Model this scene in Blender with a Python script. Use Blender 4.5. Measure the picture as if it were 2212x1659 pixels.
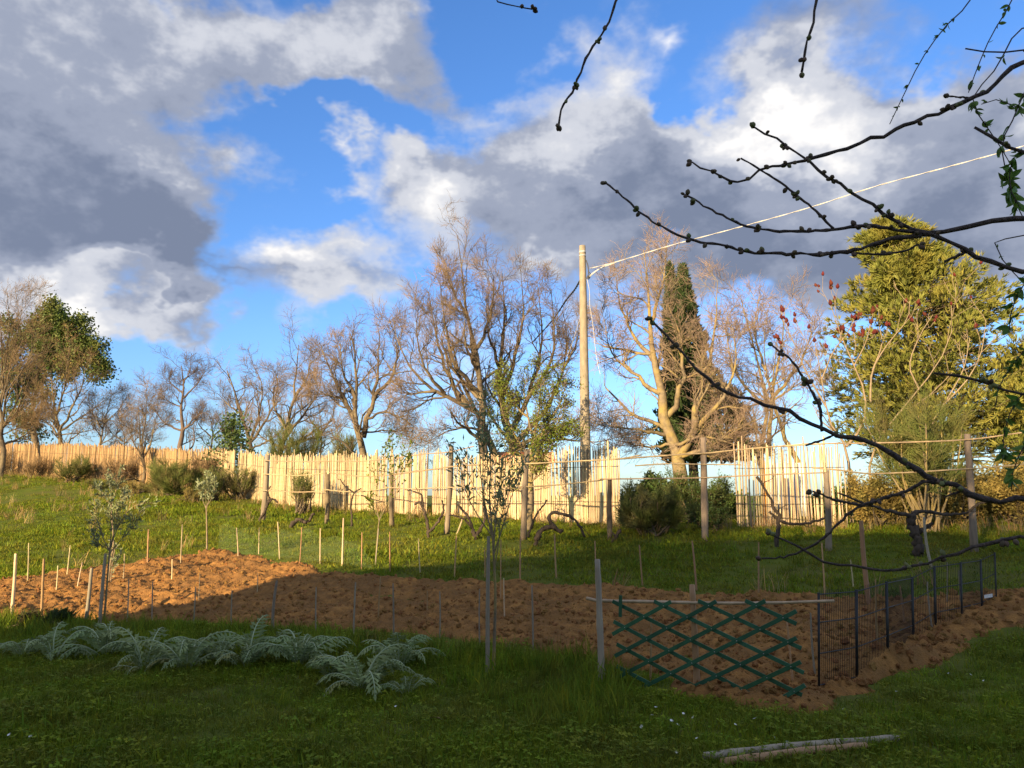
import bpy, math, random
import numpy as np
from mathutils import Vector, Matrix, Euler
random.seed(5); rng = np.random.default_rng(11)
for o in list(bpy.data.objects): bpy.data.objects.remove(o)
scene = bpy.context.scene
COL = scene.collection
R = math.radians

# ------------------------------------------------------------------ camera
PITCH = R(8.0); EYE = 1.6; FPX = 1661.0; CX, CY = 1106.0, 829.5      # pixels of a 2212 x 1659 view of the photo
cam = bpy.data.cameras.new('camera'); cam.lens = 36 * FPX / 2212; cam.sensor_width = 36; cam.clip_end = 6000; cam.clip_start = .05
camo = bpy.data.objects.new('camera', cam); COL.objects.link(camo)
camo.location = (0, 0, EYE); camo.rotation_euler = (R(90) + PITCH, 0, 0); scene.camera = camo
SP, CP = math.sin(PITCH), math.cos(PITCH)

# ------------------------------------------------------------------ sky with clouds, sun, exposure
SUN_AZ = (-0.57, -0.82); SUN_EL = R(15.5)
world = bpy.data.worlds.new('World'); scene.world = world; world.use_nodes = True
def build_sky():
    nt = world.node_tree; N = nt.nodes; L = nt.links; N.clear()
    def nd(t, **k):
        n = N.new(t)
        for a, b in k.items(): setattr(n, a, b)
        return n
    def val(sock, v):
        if isinstance(v, (int, float)): sock.default_value = v
        elif isinstance(v, tuple): sock.default_value = v
        else: L.new(v, sock)
    def mth(op, a, b=None, c=None, clamp=False):
        n = nd('ShaderNodeMath', operation=op, use_clamp=clamp); val(n.inputs[0], a)
        if b is not None: val(n.inputs[1], b)
        if c is not None: val(n.inputs[2], c)
        return n.outputs[0]
    def vm(op, a, b=None, c=None):
        n = nd('ShaderNodeVectorMath', operation=op); val(n.inputs[0], a)
        if b is not None: val(n.inputs[1], b)
        if c is not None: val(n.inputs[2], c)
        return n.outputs['Value'] if op in ('LENGTH', 'DOT_PRODUCT') else n.outputs[0]
    def sstep(x, a, b):
        n = nd('ShaderNodeMapRange', interpolation_type='SMOOTHSTEP'); val(n.inputs[0], x)
        n.inputs[1].default_value = a; n.inputs[2].default_value = b; return n.outputs[0]
    tc = nd('ShaderNodeTexCoord'); D = tc.outputs['Generated']
    sep = nd('ShaderNodeSeparateXYZ'); L.new(D, sep.inputs[0])
    az = mth('ARCTAN2', sep.outputs[0], sep.outputs[1]); el = mth('ARCSINE', sep.outputs[2])
    cmb = nd('ShaderNodeCombineXYZ'); L.new(az, cmb.inputs[0]); L.new(el, cmb.inputs[1]); V = cmb.outputs[0]
    def noise(vec, scale, detail, rough=.55, col=False, off=(0, 0, 0), sq=(1, 1, 1)):
        m = vm('MULTIPLY_ADD', vec, sq, off)
        n = nd('ShaderNodeTexNoise'); L.new(m, n.inputs['Vector'])
        n.inputs['Scale'].default_value = scale; n.inputs['Detail'].default_value = detail; n.inputs['Roughness'].default_value = rough
        return n.outputs['Color'] if col else n.outputs['Fac']
    big = noise(D, 5.0, 5, .58, True, (3, 1, 7), (1, 1, 1.5))
    bs = nd('ShaderNodeSeparateXYZ'); L.new(big, bs.inputs[0]); fbm = bs.outputs[0]
    warp = vm('MULTIPLY_ADD', vm('SUBTRACT', big, (.5, .5, .5)), (0, .30, .22), V)      # y and z of the noise push az and el
    ws = nd('ShaderNodeSeparateXYZ'); L.new(warp, ws.inputs[0])
    azw = mth('ADD', az, mth('MULTIPLY', mth('SUBTRACT', bs.outputs[2], .5), .30)); elw = ws.outputs[1]
    fine = noise(D, 16, 4, .62, False, (9, 4, 2), (1, 1, 1.4))
    low = noise(D, 2.6, 1, .5, False, (1, 8, 5), (1, 1, 1.8))
    def ae(u, v):
        a, b = (u - CX) / FPX, (CY - v) / FPX
        x, y, z = a, CP - SP * b, SP + CP * b
        return math.atan2(x, y), math.atan2(z, math.hypot(x, y))
    cover = [(150, 40, 470, 170, 1.1), (90, 330, 330, 280, 1.0), (300, 480, 210, 150, 1.0), (560, 60, 330, 110, 1.0), (790, 130, 230, 115, .9),
             (430, 600, 290, 55, .8), (270, 655, 190, 60, .95), (80, 655, 90, 40, .7), (60, 570, 330, 90, .8),
             (1290, 170, 90, 130, .75), (1120, 190, 120, 60, .45), (1440, 75, 50, 60, .6), (1480, 250, 90, 60, .7), (1640, 225, 90, 60, .7), (1790, 230, 190, 110, .72), (1760, 60, 320, 80, .7), (1610, 140, 60, 40, .5),
             (1250, 350, 420, 110, 1.1), (1700, 400, 520, 170, 1.2), (2100, 330, 280, 220, 1.0), (1450, 480, 480, 120, 1.0), (1950, 560, 380, 150, .95), (1650, 600, 250, 90, .6),
             (840, 320, 75, 40, 1.1), (930, 405, 60, 40, 1.0), (830, 410, 70, 40, .4), (900, 470, 130, 45, .75), (1000, 530, 170, 45, .7),
             (725, 550, 150, 60, 1.1), (770, 655, 150, 55, .9), (690, 480, 70, 40, 1.0), (670, 335, 62, 45, 1.7), (527, 405, 40, 32, 1.2), (600, 715, 60, 30, .5),
             (1170, 560, 90, 40, .6), (410, 775, 40, 10, .5), (255, 775, 45, 14, .5), (880, 880, 90, 40, .35), (1250, 640, 200, 60, .45), (1740, 800, 60, 60, .4), (1820, 700, 80, 30, .35), (1000, 760, 200, 60, .3), (650, 800, 140, 30, .25)]
    holes = [(600, 290, 170, 110, .7), (780, 250, 150, 60, .6), (1080, 70, 120, 110, .55), (1560, 110, 120, 90, .5), (1440, 160, 50, 60, .35), (1000, 300, 140, 35, .5), (560, 470, 70, 70, .5), (550, 660, 60, 40, .5), (1950, 90, 90, 50, .4), (2170, 80, 60, 70, .4), (300, 770, 500, 70, .4)]
    white = [(120, 20, 160, 60, .12), (560, 50, 260, 80, .22), (700, 160, 130, 50, .22), (410, 400, 70, 50, .55), (190, 660, 90, 55, .95), (330, 640, 140, 40, .75), (80, 655, 90, 35, .7), (440, 600, 60, 25, .45),
             (1290, 150, 90, 110, .42), (1440, 75, 60, 60, 1), (1480, 250, 90, 40, .7), (1640, 225, 90, 60, .75), (1790, 220, 190, 70, .62), (1700, 290, 180, 40, .5), (2190, 250, 60, 30, .7), (840, 315, 80, 40, .9), (940, 400, 60, 35, .9), (900, 465, 120, 35, .7), (1230, 330, 140, 40, .3), (1010, 520, 150, 40, .7),
             (715, 540, 140, 50, 1.0), (740, 640, 120, 35, .6), (690, 480, 60, 35, .7), (670, 335, 60, 40, .9), (527, 405, 40, 25, .8), (600, 705, 60, 30, .6), (1170, 550, 90, 30, .6), (410, 775, 50, 14, .8), (255, 775, 55, 18, .8), (880, 880, 90, 40, .5), (1740, 800, 60, 60, .6), (1250, 160, 160, 200, .15), (1000, 760, 250, 80, .5), (1120, 190, 120, 60, .3)]
    dark = [(170, 480, 280, 140, .6), (330, 540, 170, 70, .5), (80, 250, 200, 90, .25), (520, 590, 150, 30, .5), (1050, 320, 160, 40, .45), (1350, 420, 350, 60, .35), (1650, 520, 400, 70, .5), (2000, 560, 250, 100, .4), (1750, 70, 220, 60, .4), (840, 200, 100, 40, .2), (1700, 130, 100, 30, .2)]
    A0, A1, E0, E1, NR, NC = -.70, .70, -.02, .68, 20, 32
    gA, gE = np.meshgrid(np.linspace(A0, A1, NC), np.linspace(E0, E1, NR))
    def field(lst):
        acc = np.zeros_like(gA)
        for (u, v, ru, rv, w) in lst:
            a, e = ae(u, v); d = np.hypot((gA - a) * FPX / ru * math.cos(e), (gE - e) * FPX / rv); t = np.clip((1.35 - d) / 1.1, 0, 1); acc += w * t * t * (3 - 2 * t)
        return acc
    tabC = np.clip((field(cover) - field(holes)) * .4 + .4, 0, 1); tabB = np.clip((field(white) - field(dark)) * .4 + .5, 0, 1)
    fac = mth('MULTIPLY_ADD', azw, 1 / (A1 - A0), -A0 / (A1 - A0)); row = mth('MULTIPLY_ADD', elw, (NR - 1) / (E1 - E0), -E0 * (NR - 1) / (E1 - E0))
    acc = None
    for i in range(NR):
        r = nd('ShaderNodeValToRGB'); L.new(fac, r.inputs[0]); el_ = r.color_ramp.elements
        while len(el_) < NC: el_.new(.5)
        for j in range(NC): el_[j].position = j / (NC - 1)
        for j in range(NC): el_[j].color = (tabC[i, j], tabB[i, j], 0, 1)
        if i == 0: w = mth('SUBTRACT', 1.0, row, clamp=True)
        elif i == NR - 1: w = mth('SUBTRACT', row, float(NR - 2), clamp=True)
        else: w = mth('SUBTRACT', 1.0, mth('ABSOLUTE', mth('SUBTRACT', row, float(i))), clamp=True)
        acc = vm('MULTIPLY', r.outputs[0], w) if acc is None else vm('MULTIPLY_ADD', r.outputs[0], w, acc)
    sc_ = nd('ShaderNodeSeparateXYZ'); L.new(acc, sc_.inputs[0])
    cov = mth('MULTIPLY_ADD', sc_.outputs[0], 2.5, -1.0); br = mth('MULTIPLY_ADD', sc_.outputs[1], 2.5, -1.25)
    # beyond the frame broken cloud from a low noise, set brighter to fill the shade
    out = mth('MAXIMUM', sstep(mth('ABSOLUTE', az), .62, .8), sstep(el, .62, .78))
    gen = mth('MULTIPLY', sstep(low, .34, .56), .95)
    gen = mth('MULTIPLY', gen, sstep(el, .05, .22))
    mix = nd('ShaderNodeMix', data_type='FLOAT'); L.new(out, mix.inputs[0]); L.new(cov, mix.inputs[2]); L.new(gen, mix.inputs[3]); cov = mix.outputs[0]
    tex = mth('ADD', mth('MULTIPLY', mth('SUBTRACT', fbm, .5), 1.5), mth('MULTIPLY', mth('SUBTRACT', fine, .5), .75))
    dens = sstep(mth('ADD', cov, tex), .08, 1.0)
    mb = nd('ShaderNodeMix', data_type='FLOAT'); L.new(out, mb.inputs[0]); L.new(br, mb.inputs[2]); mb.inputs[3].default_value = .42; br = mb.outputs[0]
    tb = mth('ADD', mth('MULTIPLY', mth('SUBTRACT', fbm, .5), 1.1), mth('MULTIPLY', mth('SUBTRACT', fine, .5), .8))
    br = mth('ADD', mth('MULTIPLY', br, .54), mth('ADD', tb, .35))
    br = mth('ADD', br, mth('MULTIPLY', mth('SUBTRACT', 1.0, dens), .14))
    rp = nd('ShaderNodeValToRGB'); L.new(br, rp.inputs[0]); e = rp.color_ramp.elements; rp.color_ramp.interpolation = 'EASE'
    e[0].position = 0; e[0].color = (.165, .20, .29, 1); e[1].position = 1; e[1].color = (.86, .84, .82, 1)
    x = e.new(.34); x.color = (.28, .315, .41, 1); x = e.new(.62); x.color = (.53, .55, .61, 1)
    sky = nd('ShaderNodeTexSky', sky_type='NISHITA', sun_disc=False, sun_elevation=SUN_EL, sun_rotation=math.atan2(SUN_AZ[0], SUN_AZ[1]))
    sky.altitude = 300; sky.air_density = 1.0; sky.dust_density = .6; sky.ozone_density = 2.2
    hs = nd('ShaderNodeHueSaturation'); L.new(sky.outputs[0], hs.inputs['Color']); hs.inputs['Saturation'].default_value = 1.12; hs.inputs['Value'].default_value = 1.0
    hz = nd('ShaderNodeValToRGB'); L.new(sep.outputs[2], hz.inputs[0]); e2 = hz.color_ramp.elements; e2[0].position = 0; e2[0].color = (.42, .52, .74, 1); e2[1].position = .55; e2[1].color = (.56, .70, .92, 1); x = e2.new(.2); x.color = (.55, .66, .88, 1)
    tn = nd('ShaderNodeMix', data_type='RGBA', blend_type='MULTIPLY'); tn.inputs[0].default_value = 1; L.new(hs.outputs[0], tn.inputs[6]); L.new(hz.outputs[0], tn.inputs[7])
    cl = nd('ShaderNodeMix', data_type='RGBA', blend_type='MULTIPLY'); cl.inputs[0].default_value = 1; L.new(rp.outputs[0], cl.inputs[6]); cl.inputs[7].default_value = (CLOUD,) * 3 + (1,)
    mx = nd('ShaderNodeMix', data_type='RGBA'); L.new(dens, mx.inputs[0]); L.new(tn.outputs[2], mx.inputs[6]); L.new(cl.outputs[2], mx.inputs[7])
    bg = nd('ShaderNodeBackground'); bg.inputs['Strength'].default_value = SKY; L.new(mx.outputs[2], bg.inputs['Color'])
    ow = nd('ShaderNodeOutputWorld'); L.new(bg.outputs[0], ow.inputs['Surface'])
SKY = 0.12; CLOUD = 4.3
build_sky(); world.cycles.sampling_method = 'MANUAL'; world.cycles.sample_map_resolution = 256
scene.cycles.max_bounces = 5; scene.cycles.transparent_max_bounces = 8; scene.cycles.use_denoising = True
sun = bpy.data.lights.new('sun', 'SUN'); sun.energy = 5.0; sun.angle = R(.55); sun.color = (1.0, .75, .43)
suno = bpy.data.objects.new('sun', sun); COL.objects.link(suno)
_n = math.hypot(*SUN_AZ); SD = Vector((SUN_AZ[0] / _n * math.cos(SUN_EL), SUN_AZ[1] / _n * math.cos(SUN_EL), math.sin(SUN_EL)))
suno.rotation_euler = SD.to_track_quat('Z', 'Y').to_euler(); suno.location = (-20, -30, 20)
vs = scene.view_settings; vs.view_transform = 'Standard'; vs.look = 'None'; vs.exposure = 1.3; vs.gamma = 1; vs.use_curve_mapping = False
scene.render.resolution_x, scene.render.resolution_y = 1024, 768

# ------------------------------------------------------------------ photo pixels to places
def ray(u, v):
    a, b = (u - CX) / FPX, (CY - v) / FPX
    return np.array([a, CP - SP * b, SP + CP * b])
def P(u, v, Y):
    d = ray(u, v); return np.array([0, 0, EYE]) + d * (Y / d[1])
CTRL = [(-300, 1659, 4.8), (300, 1659, 4.8), (1106, 1659, 4.8), (1900, 1659, 4.8), (2500, 1659, 4.8), (780, 1500, 6.9), (1500, 1495, 7.05), (1750, 1505, 6.9), (2000, 1520, 6.75), (1055, 1465, 7.5), (215, 1368, 10.5), (-100, 1335, 11), (600, 1362, 9.4), (1300, 1470, 7.35),
        (-100, 1255, 14.2), (480, 1187, 16.5), (740, 1224, 14.2), (1000, 1250, 12.8), (1300, 1268, 11.6), (1600, 1282, 10.9), (1850, 1290, 10.4), (2148, 1291, 10.0), (2300, 1300, 9.8), (2260, 1400, 8.3),
        (2105, 1192, 13), (1788, 1192, 13.4), (1521, 1167, 14.8), (1317, 1170, 15.4), (1132, 1165, 16), (965, 1155, 17.5), (846, 1136, 19), (708, 1130, 20.5), (573, 1128, 21.5),
        (2200, 1130, 16.8), (1830, 1140, 16.6), (1590, 1138, 17.2), (1340, 1133, 18.4), (1100, 1122, 20.2), (870, 1110, 22.3), (600, 1088, 26.5), (480, 1066, 29.5), (250, 1038, 35), (0, 1022, 42), (-250, 1010, 50),
        (0, 1150, 21), (250, 1130, 22), (0, 1080, 30), (300, 1080, 27)]
cp = np.array([P(*c) for c in CTRL] + [np.array(p, float) for p in [(0, 0, 0), (-8, 0, 0), (8, 0, 0), (-8, 5, 0), (8, 4, 0), (0, -10, 0), (-15, -8, -.1), (14, -8, .1), (14, 10, .3), (16, 17, .9), (-18, 8, -.2), (-30, 20, 1.0)]])
def _phi(r): return np.sqrt(r * r + 6.0)
_K = _phi(np.linalg.norm(cp[:, None, :2] - cp[None, :, :2], axis=2)) + np.eye(len(cp)) * -.25
_zm = cp[:, 2].mean(); _W = np.linalg.solve(_K, cp[:, 2] - _zm)
FENCE = np.array([P(-300, 1010, 51)[:2], P(0, 1022, 42)[:2], P(250, 1038, 35)[:2], P(480, 1066, 29.5)[:2], P(600, 1088, 26.5)[:2], P(870, 1110, 22.3)[:2], P(1100, 1122, 20.2)[:2], P(1340, 1133, 18.4)[:2], P(1590, 1138, 17.2)[:2], P(1830, 1140, 16.6)[:2], P(2400, 1130, 15.9)[:2]])
def vnoise(x, y, seed=0):
    xi = np.floor(x).astype(np.int64); yi = np.floor(y).astype(np.int64); fx = x - xi; fy = y - yi
    fx = fx * fx * (3 - 2 * fx); fy = fy * fy * (3 - 2 * fy)
    def h(a, b):
        n = (a * 374761393 + b * 668265263 + seed * 974711) & 0xffffffff
        n = ((n ^ (n >> 13)) * 1274126177) & 0xffffffff
        return ((n ^ (n >> 16)) & 0xffff) / 65535.0
    return (h(xi, yi) * (1 - fx) + h(xi + 1, yi) * fx) * (1 - fy) + (h(xi, yi + 1) * (1 - fx) + h(xi + 1, yi + 1) * fx) * fy
def fbm2(x, y, sc, oct=3, seed=0):
    s = 0; a = 1; t = 0
    for i in range(oct): s = s + a * vnoise(x * sc, y * sc, seed + i); t += a; a *= .5; sc *= 2.03
    return s / t - .5
def gz(x, y):
    x = np.atleast_1d(np.asarray(x, float)); y = np.atleast_1d(np.asarray(y, float))
    xc = np.clip(x, -36, 16); yc = np.clip(y, -10, 55)
    fy = np.interp(xc, FENCE[:, 0], FENCE[:, 1]); beyond = y - fy                     # metres past the fence
    yc = np.minimum(yc, fy + 3)
    r = np.sqrt((xc[:, None] - cp[None, :, 0]) ** 2 + (yc[:, None] - cp[None, :, 1]) ** 2)
    z = _phi(r) @ _W + _zm
    s = np.clip((beyond - 4) / 150, 0, 1); z = z - 16 * s * s * (3 - 2 * s)
    s = np.clip((np.hypot(x, y) - 60) / 400, 0, 1); z = z * (1 - s) - 16 * s
    return z + fbm2(x, y, .8, 2, 3) * .07
def gz1(x, y): return float(gz(x, y)[0])
def G(u, v, dz=0):
    d = ray(u, v); t = np.concatenate([np.arange(2.5, 30, .02), np.arange(30, 80, .1)])
    p = d[None] * t[:, None]; z = p[:, 2] + EYE - gz(p[:, 0], p[:, 1])
    i = np.argmax(z < 0) if (z < 0).any() else len(t) - 1
    q = p[i]; return np.array([q[0], q[1], gz1(q[0], q[1]) + dz])
def ground_at(x, y, dz=0): return np.array([x, y, gz1(x, y) + dz])

# ------------------------------------------------------------------ materials
MATS = {}
def mat(name, c1, c2=None, scale=8, rough=.8, bump=0, bscale=None, rand=0, transl=0, spec=.3, stretch=(1, 1, 1), wcol=None, wscale=.5, attr=False, coords='Object'):
    m = bpy.data.materials.new(name); m.use_nodes = True; nt = m.node_tree; N = nt.nodes; L = nt.links
    b = N['Principled BSDF']; b.inputs['Roughness'].default_value = rough; b.inputs['Specular IOR Level'].default_value = spec
    c2 = c2 or c1
    tc = N.new('ShaderNodeTexCoord'); mp = N.new('ShaderNodeMapping'); L.new(tc.outputs[coords], mp.inputs[0]); mp.inputs['Scale'].default_value = stretch
    nz = N.new('ShaderNodeTexNoise'); L.new(mp.outputs[0], nz.inputs['Vector']); nz.inputs['Scale'].default_value = scale; nz.inputs['Detail'].default_value = 5
    rm = N.new('ShaderNodeMapRange'); L.new(nz.outputs['Fac'], rm.inputs[0]); rm.inputs[1].default_value = .32; rm.inputs[2].default_value = .68
    mx = N.new('ShaderNodeMix'); mx.data_type = 'RGBA'; L.new(rm.outputs[0], mx.inputs[0]); mx.inputs[6].default_value = (*c1, 1); mx.inputs[7].default_value = (*c2, 1)
    col = mx.outputs[2]
    if wcol:                                                   # broad patches over the place, of the thing's own colour
        ge = N.new('ShaderNodeNewGeometry'); n2 = N.new('ShaderNodeTexNoise'); L.new(ge.outputs['Position'], n2.inputs['Vector']); n2.inputs['Scale'].default_value = wscale; n2.inputs['Detail'].default_value = 4
        r2 = N.new('ShaderNodeMapRange'); L.new(n2.outputs['Fac'], r2.inputs[0]); r2.inputs[1].default_value = .42; r2.inputs[2].default_value = .66
        m2 = N.new('ShaderNodeMix'); m2.data_type = 'RGBA'; L.new(r2.outputs[0], m2.inputs[0]); L.new(col, m2.inputs[6]); m2.inputs[7].default_value = (*wcol, 1); col = m2.outputs[2]
    if attr:
        at = N.new('ShaderNodeAttribute'); at.attribute_name = 'shade'
        m3 = N.new('ShaderNodeMix'); m3.data_type = 'RGBA'; m3.blend_type = 'MULTIPLY'; m3.inputs[0].default_value = 1; L.new(col, m3.inputs[6]); L.new(at.outputs['Color'], m3.inputs[7]); col = m3.outputs[2]
    if rand:
        oi = N.new('ShaderNodeObjectInfo'); h = N.new('ShaderNodeHueSaturation'); L.new(col, h.inputs['Color'])
        r1 = N.new('ShaderNodeMapRange'); L.new(oi.outputs['Random'], r1.inputs[0]); r1.inputs[3].default_value = 1 - rand; r1.inputs[4].default_value = 1 + rand * .7; L.new(r1.outputs[0], h.inputs['Value'])
        mm = N.new('ShaderNodeMath'); mm.operation = 'MULTIPLY'; mm.inputs[1].default_value = 7.31; L.new(oi.outputs['Random'], mm.inputs[0]); fr = N.new('ShaderNodeMath'); fr.operation = 'FRACT'; L.new(mm.outputs[0], fr.inputs[0])
        r3 = N.new('ShaderNodeMapRange'); L.new(fr.outputs[0], r3.inputs[0]); r3.inputs[3].default_value = .5 - rand * .07; r3.inputs[4].default_value = .5 + rand * .05; L.new(r3.outputs[0], h.inputs['Hue']); col = h.outputs[0]
    L.new(col, b.inputs['Base Color'])
    if bump:
        nb = N.new('ShaderNodeTexNoise'); L.new(mp.outputs[0], nb.inputs['Vector']); nb.inputs['Scale'].default_value = bscale or scale * 3; nb.inputs['Detail'].default_value = 6
        bp = N.new('ShaderNodeBump'); bp.inputs['Strength'].default_value = bump; bp.inputs['Distance'].default_value = .02; L.new(nb.outputs['Fac'], bp.inputs['Height']); L.new(bp.outputs[0], b.inputs['Normal'])
    if transl:
        out = N['Material Output']; tr = N.new('ShaderNodeBsdfTranslucent'); L.new(col, tr.inputs['Color']); ms = N.new('ShaderNodeMixShader'); ms.inputs[0].default_value = transl
        L.new(b.outputs[0], ms.inputs[1]); L.new(tr.outputs[0], ms.inputs[2]); L.new(ms.outputs[0], out.inputs['Surface'])
    MATS[name] = m; return m
mat('ground', (.075, .105, .014), (.115, .135, .020), 3, .95, .6, 22, wcol=(.105, .105, .026), wscale=.9, spec=.05)
mat('soil', (.37, .185, .055), (.17, .085, .03), 7, .95, 1.0, 45, wcol=(.20, .105, .038), wscale=1.6, spec=.08)
mat('clod', (.38, .20, .065), (.22, .115, .04), 14, .95, .7, 50, rand=.22, spec=.08)
mat('grass', (.125, .185, .014), (.175, .215, .018), 3, .7, transl=.35, rand=.35, wcol=(.18, .19, .025), wscale=.8, attr=True, spec=.08)
mat('lawn_grass', (.14, .21, .014), (.19, .245, .02), 3, .7, transl=.4, rand=.42, wcol=(.16, .19, .024), wscale=1.1, attr=True, spec=.08)
mat('dry_grass', (.36, .26, .11), (.24, .18, .07), 5, .8, transl=.2, rand=.35, attr=True)
mat('cane', (.62, .49, .285), (.45, .345, .185), 14, .5, .15, 40, rand=.38, stretch=(1, 1, .12), spec=.4)
mat('cane_rail', (.44, .33, .19), (.30, .22, .12), 14, .55, .15, 40, rand=.2)
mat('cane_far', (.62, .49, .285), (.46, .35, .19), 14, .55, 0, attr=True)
mat('cane_grey', (.34, .29, .21), (.22, .185, .135), 10, .6, .2, 40, rand=.22, stretch=(1, 1, .2))
mat('cane_brown', (.46, .27, .12), (.36, .22, .11), 10, .55, .2, 40, rand=.25, stretch=(1, 1, .2))
mat('rust', (.30, .10, .03), (.18, .06, .025), 20, .7, .2)
mat('amber', (.55, .26, .05), (.42, .19, .04), 20, .6, .2)
mat('wire', (.10, .085, .07), None, 20, .5)
mat('wood_post', (.30, .24, .165), (.16, .125, .085), 9, .85, .6, 30, rand=.2, stretch=(1, 1, .12))
mat('bark', (.115, .088, .06), (.05, .038, .028), 7, .9, .8, 18, wcol=(.20, .155, .09), wscale=2.5)
mat('bark_pale', (.25, .195, .12), (.13, .10, .065), 8, .9, .7, 20, wcol=(.30, .225, .08), wscale=3)
mat('twig', (.23, .16, .095), (.11, .08, .05), 3, .85, wcol=(.34, .235, .145), wscale=.9)
mat('twig_dark', (.10, .072, .055), (.16, .11, .08), 3, .85)
mat('twig_pale', (.38, .27, .19), (.26, .185, .13), 3, .85)
mat('twig_gold', (.30, .20, .10), (.18, .12, .06), 3, .85)
mat('bark_vine', (.085, .062, .045), (.035, .027, .02), 12, .95, .9, 30, stretch=(1, 1, .3))
mat('bark_cherry', (.10, .072, .060), (.035, .026, .024), 60, .7, .8, 140, spec=.3)
mat('bud', (.15, .105, .06), (.075, .055, .04), 60, .7, rand=.35)
mat('bud_green', (.16, .18, .06), (.09, .10, .04), 60, .7, rand=.25)
mat('leaf_fresh', (.12, .23, .03), (.08, .16, .025), 12, .5, transl=.35, rand=.3)
mat('leaf_oak', (.055, .105, .02), (.10, .14, .03), 2, .6, transl=.25, wcol=(.14, .15, .035), wscale=1.2)
mat('leaf_haw', (.12, .18, .02), (.19, .21, .03), 2, .6, transl=.3)
mat('leaf_conifer', (.215, .225, .040), (.13, .15, .03), 1.6, .75, transl=.15, wcol=(.28, .25, .05), wscale=1.3)
mat('leaf_cypress', (.032, .062, .018), (.06, .085, .025), 2, .75, transl=.1)
mat('leaf_ivy', (.05, .095, .018), (.09, .12, .03), 3, .6, transl=.2)
mat('broom', (.11, .155, .03), (.17, .18, .045), 3, .7, transl=.1, wcol=(.17, .145, .05), wscale=2)
mat('broom_dark', (.065, .10, .022), (.11, .125, .032), 3, .7, transl=.1, wcol=(.12, .11, .04), wscale=2)
mat('brush', (.30, .21, .06), (.15, .14, .035), 2, .8, transl=.15)
mat('olive_leaf', (.185, .225, .085), (.27, .30, .14), 9, .5, transl=.12, rand=.25, spec=.4)
mat('olive_pale', (.30, .32, .17), (.20, .24, .12), 9, .5, transl=.15, rand=.25)
mat('sumac_bark', (.30, .225, .14), (.20, .15, .095), 10, .85, .4)
mat('sumac_fruit', (.15, .028, .016), (.08, .018, .012), 30, .85, .7, 60, rand=.25)
mat('concrete', (.33, .27, .19), (.22, .185, .13), 10, .9, .45, 60, stretch=(1, 1, .4))
mat('metal_band', (.45, .44, .42), (.30, .29, .28), 20, .4)
mat('cable_pale', (.62, .60, .55), (.40, .38, .34), 30, .5)
mat('cable_dark', (.05, .05, .055), None, 20, .5)
mat('lattice', (.034, .115, .058), (.024, .085, .042), 12, .5, .1, 40, rand=.2)
mat('black_wire', (.016, .016, .017), None, 20, .45)
mat('tag_white', (.75, .75, .73), (.6, .6, .58), 40, .5)
mat('cardoon', (.30, .37, .155), (.17, .23, .095), 9, .7, transl=.25, rand=.25, spec=.1)
mat('cardoon_yellow', (.36, .34, .09), (.25, .28, .10), 9, .6, transl=.25, rand=.25)
mat('cardoon_rib', (.36, .42, .24), (.26, .33, .19), 12, .55)
mat('petal', (.82, .82, .80), None, 20, .6)
mat('weed_dark', (.055, .060, .022), (.085, .06, .03), 4, .8, transl=.1)
mat('plaster', (.52, .44, .33), (.42, .35, .26), 2, .9, .3)
mat('tile', (.38, .17, .09), (.26, .11, .06), 3, .85, .5)
mat('tarp', (.62, .63, .66), (.48, .49, .52), 4, .5)
mat('red_tile', (.42, .15, .07), (.30, .10, .05), 6, .85, .4)
mat('hut', (.16, .14, .12), (.10, .09, .08), 4, .9, .3)
mat('brown_leaf', (.30, .17, .10), (.2, .11, .06), 15, .7)
def net_material():
    m = bpy.data.materials.new('net'); m.use_nodes = True; nt = m.node_tree; N = nt.nodes; L = nt.links; N.clear()
    uv = N.new('ShaderNodeTexCoord'); sp = N.new('ShaderNodeSeparateXYZ'); L.new(uv.outputs['UV'], sp.inputs[0]); outs = []
    for i in (0, 1):
        a = N.new('ShaderNodeMath'); a.operation = 'FRACT'; L.new(sp.outputs[i], a.inputs[0]); b = N.new('ShaderNodeMath'); b.operation = 'LESS_THAN'; b.inputs[1].default_value = .035; L.new(a.outputs[0], b.inputs[0]); outs.append(b.outputs[0])
    mx = N.new('ShaderNodeMath'); mx.operation = 'MAXIMUM'; L.new(outs[0], mx.inputs[0]); L.new(outs[1], mx.inputs[1])
    t = N.new('ShaderNodeBsdfTransparent'); d = N.new('ShaderNodeBsdfDiffuse'); d.inputs[0].default_value = (.24, .33, .16, 1)
    s = N.new('ShaderNodeMixShader'); L.new(mx.outputs[0], s.inputs[0]); L.new(t.outputs[0], s.inputs[1]); L.new(d.outputs[0], s.inputs[2])
    o = N.new('ShaderNodeOutputMaterial'); L.new(s.outputs[0], o.inputs[0]); MATS['net'] = m
net_material()

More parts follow.
